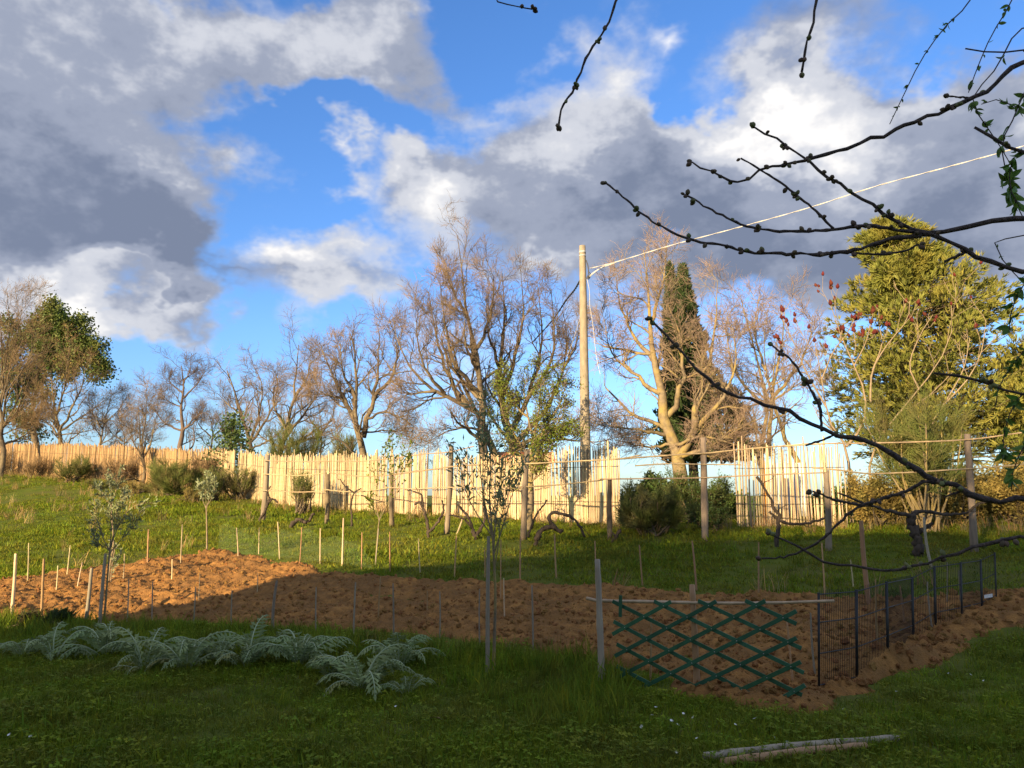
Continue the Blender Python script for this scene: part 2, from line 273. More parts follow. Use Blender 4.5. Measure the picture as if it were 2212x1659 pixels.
# ------------------------------------------------------------------ mesh helpers
def mesh_np(name, V, quads=None, tris=None, m=None, smooth=True, shade=None):
    me = bpy.data.meshes.new(name); V = np.asarray(V, np.float32).reshape(-1, 3)
    me.vertices.add(len(V)); me.vertices.foreach_set('co', V.ravel())
    q = np.zeros((0, 4), np.int32) if quads is None else np.asarray(quads, np.int32).reshape(-1, 4)
    t = np.zeros((0, 3), np.int32) if tris is None else np.asarray(tris, np.int32).reshape(-1, 3)
    me.loops.add(q.size + t.size); me.loops.foreach_set('vertex_index', np.concatenate([q.ravel(), t.ravel()]).astype(np.int32))
    n = len(q) + len(t); me.polygons.add(n)
    st = np.concatenate([np.arange(len(q)) * 4, q.size + np.arange(len(t)) * 3]).astype(np.int32); me.polygons.foreach_set('loop_start', st)
    me.polygons.foreach_set('use_smooth', np.full(n, smooth))
    if shade is not None:
        a = me.attributes.new('shade', 'FLOAT_COLOR', 'POINT'); c = np.ones((len(V), 4), np.float32); c[:, :3] = np.asarray(shade, np.float32).reshape(len(V), -1); a.data.foreach_set('color', c.ravel())
    me.update(calc_edges=True)
    if m: me.materials.append(MATS[m])
    return me
class Geo:
    def __init__(s): s.V = []; s.Q = []; s.T = []; s.n = 0
    def add(s, V, Q=None, T=None):
        V = np.asarray(V, float).reshape(-1, 3)
        if Q is not None and len(Q): s.Q.append(np.asarray(Q).reshape(-1, 4) + s.n)
        if T is not None and len(T): s.T.append(np.asarray(T).reshape(-1, 3) + s.n)
        s.V.append(V); s.n += len(V); return s
    def mesh(s, name, m, smooth=True, origin=None, shade=None):
        V = np.concatenate(s.V) if s.V else np.zeros((0, 3))
        if origin is not None: V = V - np.asarray(origin)
        return mesh_np(name, V, np.concatenate(s.Q) if s.Q else None, np.concatenate(s.T) if s.T else None, m, smooth, shade)
def norm(a): return a / np.maximum(np.linalg.norm(a, axis=-1, keepdims=True), 1e-9)
def tubes(Pt, Rr, k=5, cap=False):
    Pt = np.asarray(Pt, float); Rr = np.asarray(Rr, float)
    if Pt.ndim == 2: Pt = Pt[None]; Rr = Rr[None]
    if cap:
        Pt = np.concatenate([Pt[:, :1], Pt, Pt[:, -1:]], 1); Rr = np.concatenate([Rr[:, :1] * .01, Rr, Rr[:, -1:] * .01], 1)
    B, n, _ = Pt.shape
    T = np.zeros_like(Pt); T[:, 1:-1] = Pt[:, 2:] - Pt[:, :-2]; T[:, 0] = Pt[:, 1] - Pt[:, 0]; T[:, -1] = Pt[:, -1] - Pt[:, -2]
    if cap: T[:, 0] = Pt[:, 2] - Pt[:, 1]; T[:, -1] = Pt[:, -2] - Pt[:, -3]
    T = norm(T); avg = norm(Pt[:, -1] - Pt[:, 0]); ref = np.where(np.abs(avg[:, 2:]) < .8, np.array([0, 0, 1.]), np.array([1., .3, 0]))
    ref = np.cross(avg, ref)[:, None, :]
    Nn = norm(ref - (ref * T).sum(-1, keepdims=True) * T); Bn = np.cross(T, Nn)
    a = np.arange(k) * 2 * np.pi / k
    V = Pt[:, :, None] + Rr[:, :, None, None] * (np.cos(a)[None, None, :, None] * Nn[:, :, None] + np.sin(a)[None, None, :, None] * Bn[:, :, None])
    i = np.arange(n - 1)[:, None]; j = np.arange(k)[None]; j2 = (j + 1) % k
    q = np.stack([i * k + j, i * k + j2, (i + 1) * k + j2, (i + 1) * k + j], -1).reshape(-1, 4)
    Q = (q[None] + (np.arange(B) * n * k)[:, None, None]).reshape(-1, 4)
    return V.reshape(-1, 3), Q
def smooth(pts, n):
    p = np.asarray(pts, float)
    if len(p) == 2: return p[0] + (p[1] - p[0]) * np.linspace(0, 1, n)[:, None]
    L = np.concatenate([[0], np.cumsum(np.maximum(np.linalg.norm(np.diff(p, axis=0), axis=1), 1e-6))]); s = np.linspace(0, L[-1], n)
    m = np.empty_like(p); m[1:-1] = (p[2:] - p[:-2]) / (L[2:] - L[:-2])[:, None]; m[0] = (p[1] - p[0]) / L[1]; m[-1] = (p[-1] - p[-2]) / (L[-1] - L[-2])
    i = np.clip(np.searchsorted(L, s, side='right') - 1, 0, len(p) - 2); h = (L[i + 1] - L[i])[:, None]; t = (s - L[i])[:, None] / h
    return (2 * t ** 3 - 3 * t * t + 1) * p[i] + (t ** 3 - 2 * t * t + t) * h * m[i] + (3 * t * t - 2 * t ** 3) * p[i + 1] + (t ** 3 - t * t) * h * m[i + 1]
def boxg(g, c, s, ax=None):
    c = np.asarray(c, float); h = np.asarray(s, float) / 2; ax = np.eye(3) if ax is None else np.asarray(ax)
    v = np.array([[x, y, z] for x in (-1, 1) for y in (-1, 1) for z in (-1, 1)]) * h
    g.add(c + v @ ax, [[0, 1, 3, 2], [4, 6, 7, 5], [0, 4, 5, 1], [2, 3, 7, 6], [0, 2, 6, 4], [1, 5, 7, 3]]); return g
def leaves(Pt, D, Ln, Wd, nrm=None, fold=.0):
    Pt = np.asarray(Pt); D = norm(np.asarray(D)); N0 = rng.normal(size=D.shape) if nrm is None else nrm
    S = norm(np.cross(D, N0)); Ln = np.broadcast_to(Ln, len(Pt))[:, None]; Wd = np.broadcast_to(Wd, len(Pt))[:, None]
    U = np.cross(S, D) * Wd * fold
    V = np.stack([Pt, Pt + D * Ln * .45 + S * Wd * .5 + U, Pt + D * Ln, Pt + D * Ln * .45 - S * Wd * .5 + U], 1).reshape(-1, 3)
    return V, np.arange(len(Pt) * 4).reshape(-1, 4)

# ------------------------------------------------------------------ object helpers
def link(o, parent=None):
    COL.objects.link(o)
    if parent is not None: o.parent = parent
    return o
def tag(o, label=None, cat=None, group=None, kind=None):
    if label: o['label'] = label
    if cat: o['category'] = cat
    if group: o['group'] = group
    if kind: o['kind'] = kind
    return o
def thing(name, loc, label, cat, group=None, rz=0):
    o = bpy.data.objects.new(name, None); o.empty_display_size = .1; link(o); o.location = tuple(float(c) for c in loc); o.rotation_euler = (0, 0, rz)
    return tag(o, label, cat, group)
def part(name, me, parent, loc=None, label=None, kind=None):
    o = bpy.data.objects.new(name, me); link(o, parent)
    if loc is not None: o.location = tuple(float(c) for c in loc)
    return tag(o, label, None, None, kind)
def geo_part(name, g, m, parent, base, label=None, kind=None, smooth_=True):
    return part(name, g.mesh(name, m, smooth_, origin=base), parent, None, label, kind)
def aim(o, a, b, sx=1, unit=1.0, roll=0):
    a = Vector(a); b = Vector(b); d = b - a; o.location = a
    o.rotation_mode = 'QUATERNION'; o.rotation_quaternion = d.to_track_quat('Z', 'Y') @ Euler((0, 0, roll)).to_quaternion(); o.scale = (sx, sx, d.length / unit); return o

# ------------------------------------------------------------------ scatter by instances (stuff only)
def scatter(name, pts, rot, scl, idx, protos, label, cat):
    me = bpy.data.meshes.new(name); pts = np.asarray(pts, np.float32); me.vertices.add(len(pts)); me.vertices.foreach_set('co', pts.ravel())
    a = me.attributes.new('rot', 'FLOAT_VECTOR', 'POINT'); a.data.foreach_set('vector', np.asarray(rot, np.float32).ravel())
    a = me.attributes.new('scl', 'FLOAT', 'POINT'); a.data.foreach_set('value', np.asarray(scl, np.float32))
    a = me.attributes.new('idx', 'INT', 'POINT'); a.data.foreach_set('value', np.asarray(idx, np.int32)); me.update()
    o = bpy.data.objects.new(name, me); link(o); tag(o, label, cat, None, 'stuff')
    pc = bpy.data.collections.new(name + '_kinds')
    for i, pm in enumerate(protos):
        po = bpy.data.objects.new('%s_kind_%02d' % (name, i), pm); pc.objects.link(po)
    ng = bpy.data.node_groups.new(name + '_scatter', 'GeometryNodeTree'); N = ng.nodes; L = ng.links
    ng.interface.new_socket('Geometry', in_out='INPUT', socket_type='NodeSocketGeometry'); ng.interface.new_socket('Geometry', in_out='OUTPUT', socket_type='NodeSocketGeometry')
    gi = N.new('NodeGroupInput'); go = N.new('NodeGroupOutput'); ip = N.new('GeometryNodeInstanceOnPoints'); ci = N.new('GeometryNodeCollectionInfo')
    ci.inputs['Collection'].default_value = pc; ci.inputs['Separate Children'].default_value = True; ci.inputs['Reset Children'].default_value = True
    def na(nm, t):
        n = N.new('GeometryNodeInputNamedAttribute'); n.data_type = t; n.inputs['Name'].default_value = nm; return n.outputs[0]
    L.new(gi.outputs[0], ip.inputs['Points']); L.new(ci.outputs[0], ip.inputs['Instance']); ip.inputs['Pick Instance'].default_value = True
    L.new(na('idx', 'INT'), ip.inputs['Instance Index']); er = N.new('FunctionNodeEulerToRotation'); L.new(na('rot', 'FLOAT_VECTOR'), er.inputs[0]); L.new(er.outputs[0], ip.inputs['Rotation']); L.new(na('scl', 'FLOAT'), ip.inputs['Scale'])
    L.new(ip.outputs[0], go.inputs[0]); md = o.modifiers.new('scatter', 'NODES'); md.node_group = ng
    return o

# ------------------------------------------------------------------ terrain
def axis(segs):
    out = []
    for a, b, s in segs: out += list(np.arange(a, b, s))
    return np.array(out + [segs[-1][1]])
xs = axis([(-2500, -400, 150), (-400, -60, 12), (-60, -36, .8), (-36, -12, .45), (-12, 10, .2), (10, 30, .5), (30, 100, 5), (100, 400, 25), (400, 2500, 150)])
ys = axis([(-300, -40, 30), (-40, 3, 1.2), (3, 19, .2), (19, 56, .4), (56, 120, 3), (120, 500, 20), (500, 4000, 180)])
Xg, Yg = np.meshgrid(xs, ys); Zg = np.concatenate([gz(a, b) for a, b in zip(Xg, Yg)]).reshape(Xg.shape)
def grid_quads(nx, ny):
    i = np.arange(ny - 1)[:, None] * nx; j = np.arange(nx - 1)[None]; a = i + j
    return np.stack([a, a + 1, a + nx + 1, a + nx], -1).reshape(-1, 4)
go_ = part('ground', mesh_np('ground', np.stack([Xg, Yg, Zg], -1), grid_quads(len(xs), len(ys)), None, 'ground'), None, kind='structure')

# tilled field: a sheet of dug soil laid over the ground
FPX_POLY = [(-120, 1262), (150, 1238), (300, 1214), (480, 1187), (600, 1207), (800, 1244), (1000, 1256), (1300, 1268), (1600, 1282), (1850, 1288), (2000, 1286), (2230, 1272), (2330, 1330), (2130, 1400), (1990, 1470), (1900, 1510), (1820, 1548), (1700, 1560), (1590, 1530), (1450, 1500), (1390, 1470), (1330, 1450), (1200, 1425), (1100, 1405), (950, 1385), (800, 1375), (600, 1358), (400, 1350), (250, 1350), (100, 1338), (-120, 1338)]
FP = np.array([G(u, v)[:2] for u, v in FPX_POLY])
def poly_sd(x, y, poly):
    p = np.stack([x, y], -1); best = np.full(len(p), 1e9); ins = np.zeros(len(p), bool)
    for a, b in zip(poly, np.roll(poly, -1, 0)):
        e = b - a; w = p - a; t = np.clip((w @ e) / (e @ e), 0, 1); best = np.minimum(best, np.linalg.norm(w - t[:, None] * e, axis=1))
        c = ((a[1] > p[:, 1]) != (b[1] > p[:, 1])); xx = a[0] + (p[:, 1] - a[1]) / (b[1] - a[1] + 1e-12) * (b[0] - a[0]); ins ^= c & (p[:, 0] < xx)
    return np.where(ins, best, -best)
def clodfield(x, y):
    w = fbm2(x, y, 2.2, 2, 40) * .3
    a = np.abs(fbm2(x + w, y - w, 5.5, 2, 21)) * .13 + np.abs(fbm2(x, y, 13, 2, 31)) * .085 + fbm2(x, y, 1.1, 2, 5) * .10 + fbm2(x, y, 15, 1, 9) * .035
    fur = np.sin((x * .55 + y * .83) * 9.5 + fbm2(x, y, .9, 2, 77) * 5) * .018
    return a + fur
def field_h(x, y):
    sd = poly_sd(x, y, FP) + fbm2(x, y, 1.6, 3, 61) * .55
    e = np.clip((sd + .05) / .35, 0, 1); e = e * e * (3 - 2 * e)
    pile = np.exp(-(((x - 4.05) * .8 + (y - 7.35) * .6) / .55) ** 2 - (((x - 4.05) * -.6 + (y - 7.35) * .8) / 2.2) ** 2) * .16     # spoil heaped along the wire panels
    return gz(x, y) - .10 + e * (.13 + clodfield(x, y) + pile), sd
st = .032
fx = np.arange(FP[:, 0].min() - .3, FP[:, 0].max() + .3, st); fx = fx[(fx > -11.5) & (fx < 9)]; fy_ = np.arange(FP[:, 1].min() - .3, FP[:, 1].max() + .3, st)
Xf, Yf = np.meshgrid(fx, fy_)
Zf = np.zeros_like(Xf); Sd = np.zeros_like(Xf)
for r_ in range(0, len(fy_), 20):
    h, s = field_h(Xf[r_:r_ + 20].ravel(), Yf[r_:r_ + 20].ravel()); Zf[r_:r_ + 20] = h.reshape(Xf[r_:r_ + 20].shape); Sd[r_:r_ + 20] = s.reshape(Xf[r_:r_ + 20].shape)
q = grid_quads(len(fx), len(fy_)); keep = (Sd.ravel()[q] > -.25).any(1); q = q[keep]
used, inv = np.unique(q, return_inverse=True)
part('tilled_field', mesh_np('tilled_field', np.stack([Xf, Yf, Zf], -1).reshape(-1, 3)[used], inv.reshape(-1, 4), None, 'soil'), None, kind='structure')
def GS(u, v, dz=0):                                            # like G, but on the dug soil where it lies higher
    d = ray(u, v); t = np.arange(4.0, 20, .015); p = d[None] * t[:, None]; z = p[:, 2] + EYE; s_ = np.maximum(gz(p[:, 0], p[:, 1]), field_h(p[:, 0], p[:, 1])[0]); k = z < s_
    if not k.any(): return G(u, v, dz)
    i = np.argmax(k); return np.array([p[i, 0], p[i, 1], s_[i] + dz])
def fz(x, y):
    h, s = field_h(np.array([x]), np.array([y])); return max(gz1(x, y), float(h[0]))
def soil_mask(x, y): return poly_sd(x, y, FP) + fbm2(x, y, 1.6, 3, 61) * .55

# ------------------------------------------------------------------ unseen house added behind the camera, outline shaped to shade the near ground
def house():
    qa = np.array([.571, .821]); pa = np.array([.821, -.571])
    def W(p, q, z): xy = pa * p + qa * q; return np.array([xy[0], xy[1], z])
    base = W(-1.5, -12, -.1)
    h = thing('shade_house', base, 'unseen plastered house with tiled gable roof, added behind the camera to cast shade', 'house')
    pts = [(-11.2, -.6), (-11.2, 3.0), (-10.3, 4.2), (-2, 7.0), (9, 3.5), (9, -.6)]
    g = Geo(); n = len(pts); V = [W(p, -6, z) for p, z in pts] + [W(p, -17, z) for p, z in pts]; Q = [[i, (i + 1) % n, n + (i + 1) % n, n + i] for i in range(n)]
    g.add(V, Q, [[0, i, i + 1] for i in range(1, n - 1)] + [[n, n + i + 1, n + i] for i in range(1, n - 1)]); geo_part('wall', g, 'plaster', h, base, smooth_=False)
    for a, b in (((-10.75, 4.08), (-2, 7.05)), ((-2, 7.05), (9.4, 3.4))):
        g = Geo(); V = []
        for q in (-5.6, -17.4):
            for (p, z) in (a, b): V += [W(p, q, z), W(p, q, z + .18)]
        g.add(V, [[0, 2, 6, 4], [1, 5, 7, 3], [0, 1, 3, 2], [4, 6, 7, 5], [0, 4, 5, 1], [2, 3, 7, 6]]); geo_part('roof', g, 'tile', h, base, smooth_=False)
    for p in (-7, -2, 4):
        g = Geo(); c = W(p, -5.97, 1.6); ax = np.array([[pa[0], pa[1], 0], [qa[0], qa[1], 0], [0, 0, 1]]); boxg(g, c, (1.0, .08, 1.3), ax); geo_part('window', g, 'hut', h, base, smooth_=False)
house()

def shade_tree(label, p, q, zc, rw, rh, n, seed):  # unseen tree, added so its leaves dapple and soften the shade edge
    r = np.random.default_rng(seed); x, y = np.array([.821, -.571]) * p + np.array([.571, .821]) * q; base = ground_at(x, y, -.1); t = thing('shade_tree', base, label, 'tree'); g = Geo()
    g.add(*tubes(smooth([base, base + [.2, .1, 4], [x, y, zc]], 8), np.linspace(.3, .12, 8), 8))
    for i in range(14):
        d = norm(r.normal(size=3) * [1, 1, .5]); e = np.array([x, y, zc]) + d * [rw * .8, rw * .8, rh * .8]; g.add(*tubes(smooth([[x, y, zc - rh * .5], (np.array([x, y, zc]) + e) / 2, e], 5), np.linspace(.1, .02, 5), 5))
    geo_part('trunk', g, 'bark', t, base); S = norm(r.normal(size=(n, 3))) * (r.random((n, 1)) ** .45) * [rw, rw, rh] + [x, y, zc]; S = S + r.normal(size=S.shape) * .3; g = Geo(); g.add(*leaves(S, r.normal(size=S.shape), r.uniform(.14, .24, n), r.uniform(.1, .17, n), r.normal(size=S.shape))); geo_part('crown', g, 'leaf_oak', t, base)

# ------------------------------------------------------------------ grown wood
def resample_set(limbs, n):
    return np.stack([smooth(l[0], n) for l in limbs]), np.stack([l[2] + (l[1] - l[2]) * (1 - np.linspace(0, 1, n)) ** 1.35 for l in limbs])
def grow(Pp, Rp, k, t0, t1, ang, lr, n, trop=.05, jit=.12, rr=.6, rtip=.35, rmin=.003, out=None, lmin=0., bias=None, rmaxl=.03):
    B, m, _ = Pp.shape; idx = np.repeat(np.arange(B), k); K = len(idx)
    t = t0 + (t1 - t0) * ((np.tile(np.arange(k), B) + rng.random(K)) / k); f = np.minimum(t * (m - 1), m - 1.001); i = f.astype(int); w = (f - i)[:, None]
    S = Pp[idx, i] * (1 - w) + Pp[idx, i + 1] * w; T = norm(Pp[idx, i + 1] - Pp[idx, i]); rp = Rp[idx, i] * (1 - w[:, 0]) + Rp[idx, i + 1] * w[:, 0]
    Lp = np.linalg.norm(np.diff(Pp, axis=1), axis=2).sum(1)[idx]
    Lc = np.maximum(Lp * lr * (1 - .5 * t) * rng.uniform(.65, 1.35, K), lmin)
    per = rng.normal(size=(K, 3)); per = norm(per - (per * T).sum(1, keepdims=True) * T); a = np.radians(rng.uniform(ang[0], ang[1], K))[:, None]
    d = np.cos(a) * T + np.sin(a) * per
    if bias is not None: d = norm(d + np.asarray(bias))
    C = np.zeros((K, n, 3)); C[:, 0] = S; st_ = (Lc / (n - 1))[:, None]
    for j in range(1, n):
        d = norm(d + rng.normal(size=(K, 3)) * jit + np.array([0, 0, trop])); C[:, j] = C[:, j - 1] + d * st_
    r0 = np.maximum(np.minimum(rp * rr, Lc * rmaxl), rmin); r1 = np.maximum(r0 * rtip, rmin * .7)
    return C, r0[:, None] * (1 - np.linspace(0, 1, n))[None] + r1[:, None] * np.linspace(0, 1, n)[None]
def px_limbs(spec, Y):
    out = []
    for pts, r0, r1 in spec: out.append((np.array([P(p[0], p[1], Y + (p[2] if len(p) > 2 else 0)) for p in pts]), r0, r1))
    return out
def bare_tree(name, label, Y, spec, levels, bark='bark', twig='twig', group=None, seed=1, wob=.05, thin=.78):
    global rng; rng = np.random.default_rng(seed)
    limbs = [(p_, a_ * thin, b_ * thin) for p_, a_, b_ in px_limbs(spec, Y)]; b = limbs[0][0][0]; base = np.array([b[0], b[1], gz1(b[0], b[1]) - .1])
    pts, r0, r1 = limbs[0]; limbs[0] = (np.concatenate([[base], pts]), r0 * 1.25, r1)
    t = thing(name, base, label, 'tree', group)
    P0, R0 = resample_set(limbs, 12)
    P0[:, 1:-1] += rng.normal(size=P0[:, 1:-1].shape) * wob * R0[:, 1:-1, None] / .1
    gt = Geo(); gt.add(*tubes(P0, R0, 7)); gc = Geo(); prev = (P0, R0)
    for li, lv in enumerate(levels):
        lv = dict(lv); inc = lv.pop('inc', False); sides = lv.pop('sides', 3)
        C = grow(prev[0], prev[1], **lv)
        (gt if li <= 1 else gc).add(*tubes(C[0], C[1], sides)); prev = C
    geo_part('trunk', gt, bark, t, base); geo_part('crown', gc, twig, t, base, 'fine bare twigs of the crown')
    return t, prev, base
OAK = [dict(k=10, t0=.18, t1=1, ang=(22, 58), lr=.46, n=8, trop=.05, jit=.22, rr=.62, rtip=.3, sides=5, lmin=.5),
       dict(k=7, t0=.15, t1=1, ang=(22, 58), lr=.52, n=6, trop=.07, jit=.22, rr=.66, rtip=.4, rmin=.0055, sides=4, lmin=.4),
       dict(k=5, t0=.12, t1=1, ang=(20, 55), lr=.58, n=3, trop=.10, jit=.20, rr=.6, rtip=.5, rmin=.0042, lmin=.32),
       dict(k=3, t0=.1, t1=1, ang=(18, 50), lr=.62, n=2, trop=.12, jit=.16, rr=.7, rtip=.6, rmin=.0034, lmin=.22)]
def tuned(base, **k):
    out = [dict(l) for l in base]
    for key, v in k.items():
        for l, x in zip(out, v): l[key] = x
    return out
def leaf_crown(tips, ln, wd, per, m, parent, base, name='foliage', spread=.1, label=None, droop=0):
    S = np.repeat(tips, per, 0); S = S + rng.normal(size=S.shape) * spread; D = rng.normal(size=S.shape) + np.array([0, 0, .3 - droop])
    g = Geo(); g.add(*leaves(S, D, rng.uniform(.7, 1.3, len(S)) * ln, rng.uniform(.7, 1.3, len(S)) * wd)); return geo_part(name, g, m, parent, base, label)

shade_tree('unseen leafy tree added behind the house, left of its ridge, to dapple the shade', -6.5, -20, 10.1, 3.4, 1.7, 2900, 15)
shade_tree('unseen leafy tree added behind the house, right of its ridge, to dapple the shade', .5, -20.5, 11.0, 4.2, 1.7, 3400, 16)
# left edge: brown twiggy tree
bare_tree('bare_tree', 'dense brown twiggy bare tree cut by the left edge of the photo', 38,
    [([(5, 955), (2, 880), (5, 800), (0, 690)], .16, .03), ([(2, 930), (40, 860), (65, 780), (70, 700)], .07, .012), ([(2, 880), (30, 760), (45, 680), (50, 640)], .07, .012), ([(3, 940), (50, 920), (95, 900)], .05, .01), ([(-22, 900), (10, 800), (20, 700), (15, 630)], .08, .012), ([(-22, 920), (40, 900), (85, 850)], .06, .012), ([(-20, 860), (-60, 780), (-70, 700)], .07, .012)],
    tuned(OAK, k=(11, 8, 5, 3), lr=(.45, .5, .55, .6)), 'bark', 'twig_gold', seed=21)
# evergreen holm oak at left
t, tips, b = bare_tree('holm_oak', 'evergreen tree with dark green leafy crown above the left end of the cane fence', 47,
    [([(74, 960), (72, 900), (78, 850), (95, 790)], .25, .08), ([(95, 790), (150, 730), (175, 705)], .1, .02), ([(95, 800), (170, 790), (215, 790)], .1, .02), ([(90, 790), (110, 720), (125, 685)], .1, .02), ([(76, 850), (110, 780), (140, 730)], .12, .02), ([(80, 830), (85, 740), (95, 690)], .12, .02), ([(85, 800), (150, 770), (195, 765)], .1, .02), ([(76, 880), (40, 800), (40, 730)], .1, .02)],
    tuned(OAK, k=(8, 5, 4, 3), lr=(.32, .52, .58, .62)), 'bark', 'twig_dark', seed=22)
leaf_crown(tips[0][:, -1], .16, .12, 10, 'leaf_oak', t, b, spread=.22, label='dense small green leaves')
# spreading tree with yellowing twigs
t, tips, b = bare_tree('bare_tree', 'spreading bare tree with dark forked trunk and yellowish last leaves at left', 44,
    [([(127, 970), (128, 935), (125, 915), (118, 880), (110, 800)], .19, .03), ([(128, 935), (150, 890), (175, 840), (190, 770)], .11, .015), ([(126, 930), (100, 890), (90, 860)], .08, .015), ([(130, 930), (170, 905), (220, 870), (245, 850)], .09, .012), ([(120, 900), (140, 830), (150, 740)], .09, .012), ([(122, 940), (170, 935), (230, 920)], .06, .01)],
    tuned(OAK, k=(11, 6, 4, 3), lr=(.4, .52, .58, .62)), 'bark', 'twig_gold', seed=23)
leaf_crown(tips[0][::6, -1], .10, .07, 1, 'brush', t, b, spread=.1, label='sparse yellow-brown last leaves')
bare_tree('bare_tree', 'thin dark bare tree between the spreading left tree and the small forked one', 43,
    [([(215, 975), (222, 930), (228, 900), (240, 860)], .10, .02), ([(222, 930), (200, 890), (205, 860)], .05, .01), ([(225, 915), (260, 880), (268, 850)], .05, .01), ([(216, 960), (250, 940), (270, 905)], .05, .01)], tuned(OAK, k=(9, 6, 4, 3), lr=(.45, .5, .5, .5)), 'bark', 'twig_dark', seed=24)
bare_tree('bare_tree', 'small bare tree with a forked trunk growing in front of the left cane fence', 32.5,
    [([(310, 1075), (310, 1010), (308, 985), (303, 950), (300, 880)], .10, .02), ([(309, 990), (325, 960), (335, 910), (345, 880)], .06, .01), ([(308, 985), (288, 955), (275, 910)], .05, .01), ([(305, 960), (315, 900), (318, 840)], .05, .008)],
    tuned(OAK, k=(9, 6, 4, 3), lr=(.4, .5, .5, .55)), 'bark', 'twig', seed=25)
bare_tree('bare_oak', 'dark bare oak with one straight trunk and a long low left limb', 41,
    [([(388, 975), (392, 930), (394, 870), (396, 820), (392, 790)], .20, .03), ([(394, 930), (365, 920), (335, 890), (318, 870)], .08, .015), ([(396, 930), (415, 915), (440, 885)], .09, .015), ([(396, 860), (425, 830), (445, 800)], .08, .012), ([(395, 850), (365, 825), (352, 815)], .07, .012), ([(394, 880), (370, 870), (345, 850)], .06, .01), ([(396, 830), (410, 800), (412, 785)], .06, .01)],
    tuned(OAK, k=(9, 6, 4, 3), lr=(.34, .52, .58, .62)), 'twig_dark', 'twig_dark', seed=26)
bare_tree('bare_oak', 'broad bare oak with crooked limbs behind the ivy-clad trunk', 36,
    [([(545, 985), (540, 940), (520, 890), (505, 840), (490, 800)], .17, .03), ([(542, 950), (560, 890), (565, 830), (545, 785)], .10, .015), ([(541, 955), (580, 900), (600, 840), (595, 800)], .10, .015), ([(530, 900), (500, 880), (470, 850)], .08, .012), ([(544, 965), (500, 950), (470, 920)], .07, .012), ([(545, 970), (590, 945), (620, 915)], .07, .012)],
    tuned(OAK, k=(10, 6, 4, 3), lr=(.40, .52, .58, .62)), 'bark', 'twig', seed=27)
bare_tree('bare_oak', 'bare oak with a tangle of low branches left of the V-shaped oak', 33,
    [([(605, 990), (618, 930), (632, 870), (640, 800), (645, 745)], .16, .02), ([(612, 950), (660, 890), (690, 840), (695, 790)], .10, .012), ([(618, 930), (590, 870), (600, 800)], .08, .012), ([(605, 970), (680, 945), (740, 920)], .08, .012), ([(632, 870), (665, 810), (672, 750)], .08, .012), ([(607, 965), (560, 940), (540, 900)], .07, .01)],
    tuned(OAK, k=(11, 6, 4, 3), lr=(.36, .52, .58, .62)), 'bark', 'twig', seed=28)
bare_tree('bare_oak', 'bare oak whose trunk splits into a clear V above the cane fence', 27.5,
    [([(784, 1000), (782, 950), (776, 925), (768, 880), (768, 800), (760, 730)], .20, .03), ([(778, 930), (748, 870), (728, 830), (705, 780), (690, 740)], .13, .015), ([(784, 945), (792, 905), (806, 870), (815, 800), (820, 720)], .15, .02), ([(768, 860), (740, 800), (735, 740)], .09, .012), ([(808, 860), (850, 800), (855, 730), (840, 690)], .10, .012), ([(790, 905), (830, 890), (870, 905), (905, 930)], .07, .01), ([(786, 935), (840, 930), (890, 945)], .05, .008), ([(745, 865), (700, 850), (670, 830)], .06, .01)],
    tuned(OAK, k=(11, 6, 4, 3), lr=(.34, .52, .58, .62)), 'bark', 'twig', seed=29)
bare_tree('bare_oak', 'largest bare oak with a tall leaning leader, pinkish twigs, left of the concrete pole', 23.5,
    [([(1046, 1000), (1042, 930), (1036, 850), (1030, 780), (1012, 690), (1000, 600), (988, 510)], .20, .012), ([(1075, 1000, .3), (1060, 950, .3), (1010, 880, .2), (940, 845), (890, 800), (860, 740), (850, 690)], .17, .012), ([(1010, 880, .2), (965, 800, .5), (940, 720, .8), (925, 630, 1)], .12, .012), ([(1036, 850), (985, 790, -.6), (960, 700, -.8), (950, 600, -.6)], .11, .012), ([(1025, 760), (1060, 680, .3), (1065, 600, .3), (1050, 560, .3)], .09, .01), ([(1012, 690), (975, 620, .2), (960, 560, .3)], .08, .01), ([(1042, 930), (990, 925, -.5), (940, 945, -.8), (915, 965, -1)], .06, .008), ([(940, 845), (890, 850), (850, 870)], .07, .008), ([(1030, 800), (1005, 740, -.9), (1005, 660, -1.2)], .08, .01), ([(960, 850), (920, 800, -.6), (900, 720, -.8), (905, 660, -.8)], .08, .01)],
    tuned(OAK, k=(11, 6, 4, 3), lr=(.30, .52, .58, .62)), 'bark', 'twig', seed=30)
bare_tree('bare_oak', 'wide bare oak with many upright limbs directly left of the concrete pole', 25,
    [([(1112, 1000), (1100, 940), (1085, 860), (1082, 780), (1090, 690), (1085, 590)], .24, .012), ([(1100, 940), (1140, 860, .4), (1165, 780, .5), (1170, 700, .6), (1160, 610, .6)], .14, .012), ([(1110, 960), (1180, 880, .4), (1215, 800, .5), (1225, 730, .5), (1215, 670, .5)], .13, .012), ([(1085, 860), (1110, 780, -.6), (1130, 690, -.8), (1125, 580, -.8)], .11, .012), ([(1082, 800), (1055, 720, -.5), (1050, 640, -.6)], .09, .01), ([(1140, 860, .4), (1190, 780, 0), (1195, 680, -.2), (1190, 620, -.2)], .1, .012), ([(1112, 965), (1190, 930, -.4), (1250, 905, -.4), (1310, 890, -.3)], .1, .01), ([(1112, 975), (1200, 950, .2), (1290, 955, .2), (1350, 940, .2)], .09, .01), ([(1215, 800, .5), (1245, 740, .3), (1250, 690, .3)], .07, .01), ([(1105, 960), (1060, 900, .6), (1040, 830, 1)], .1, .01)],
    tuned(OAK, k=(11, 6, 4, 3), lr=(.30, .52, .58, .62)), 'bark', 'twig', seed=31)
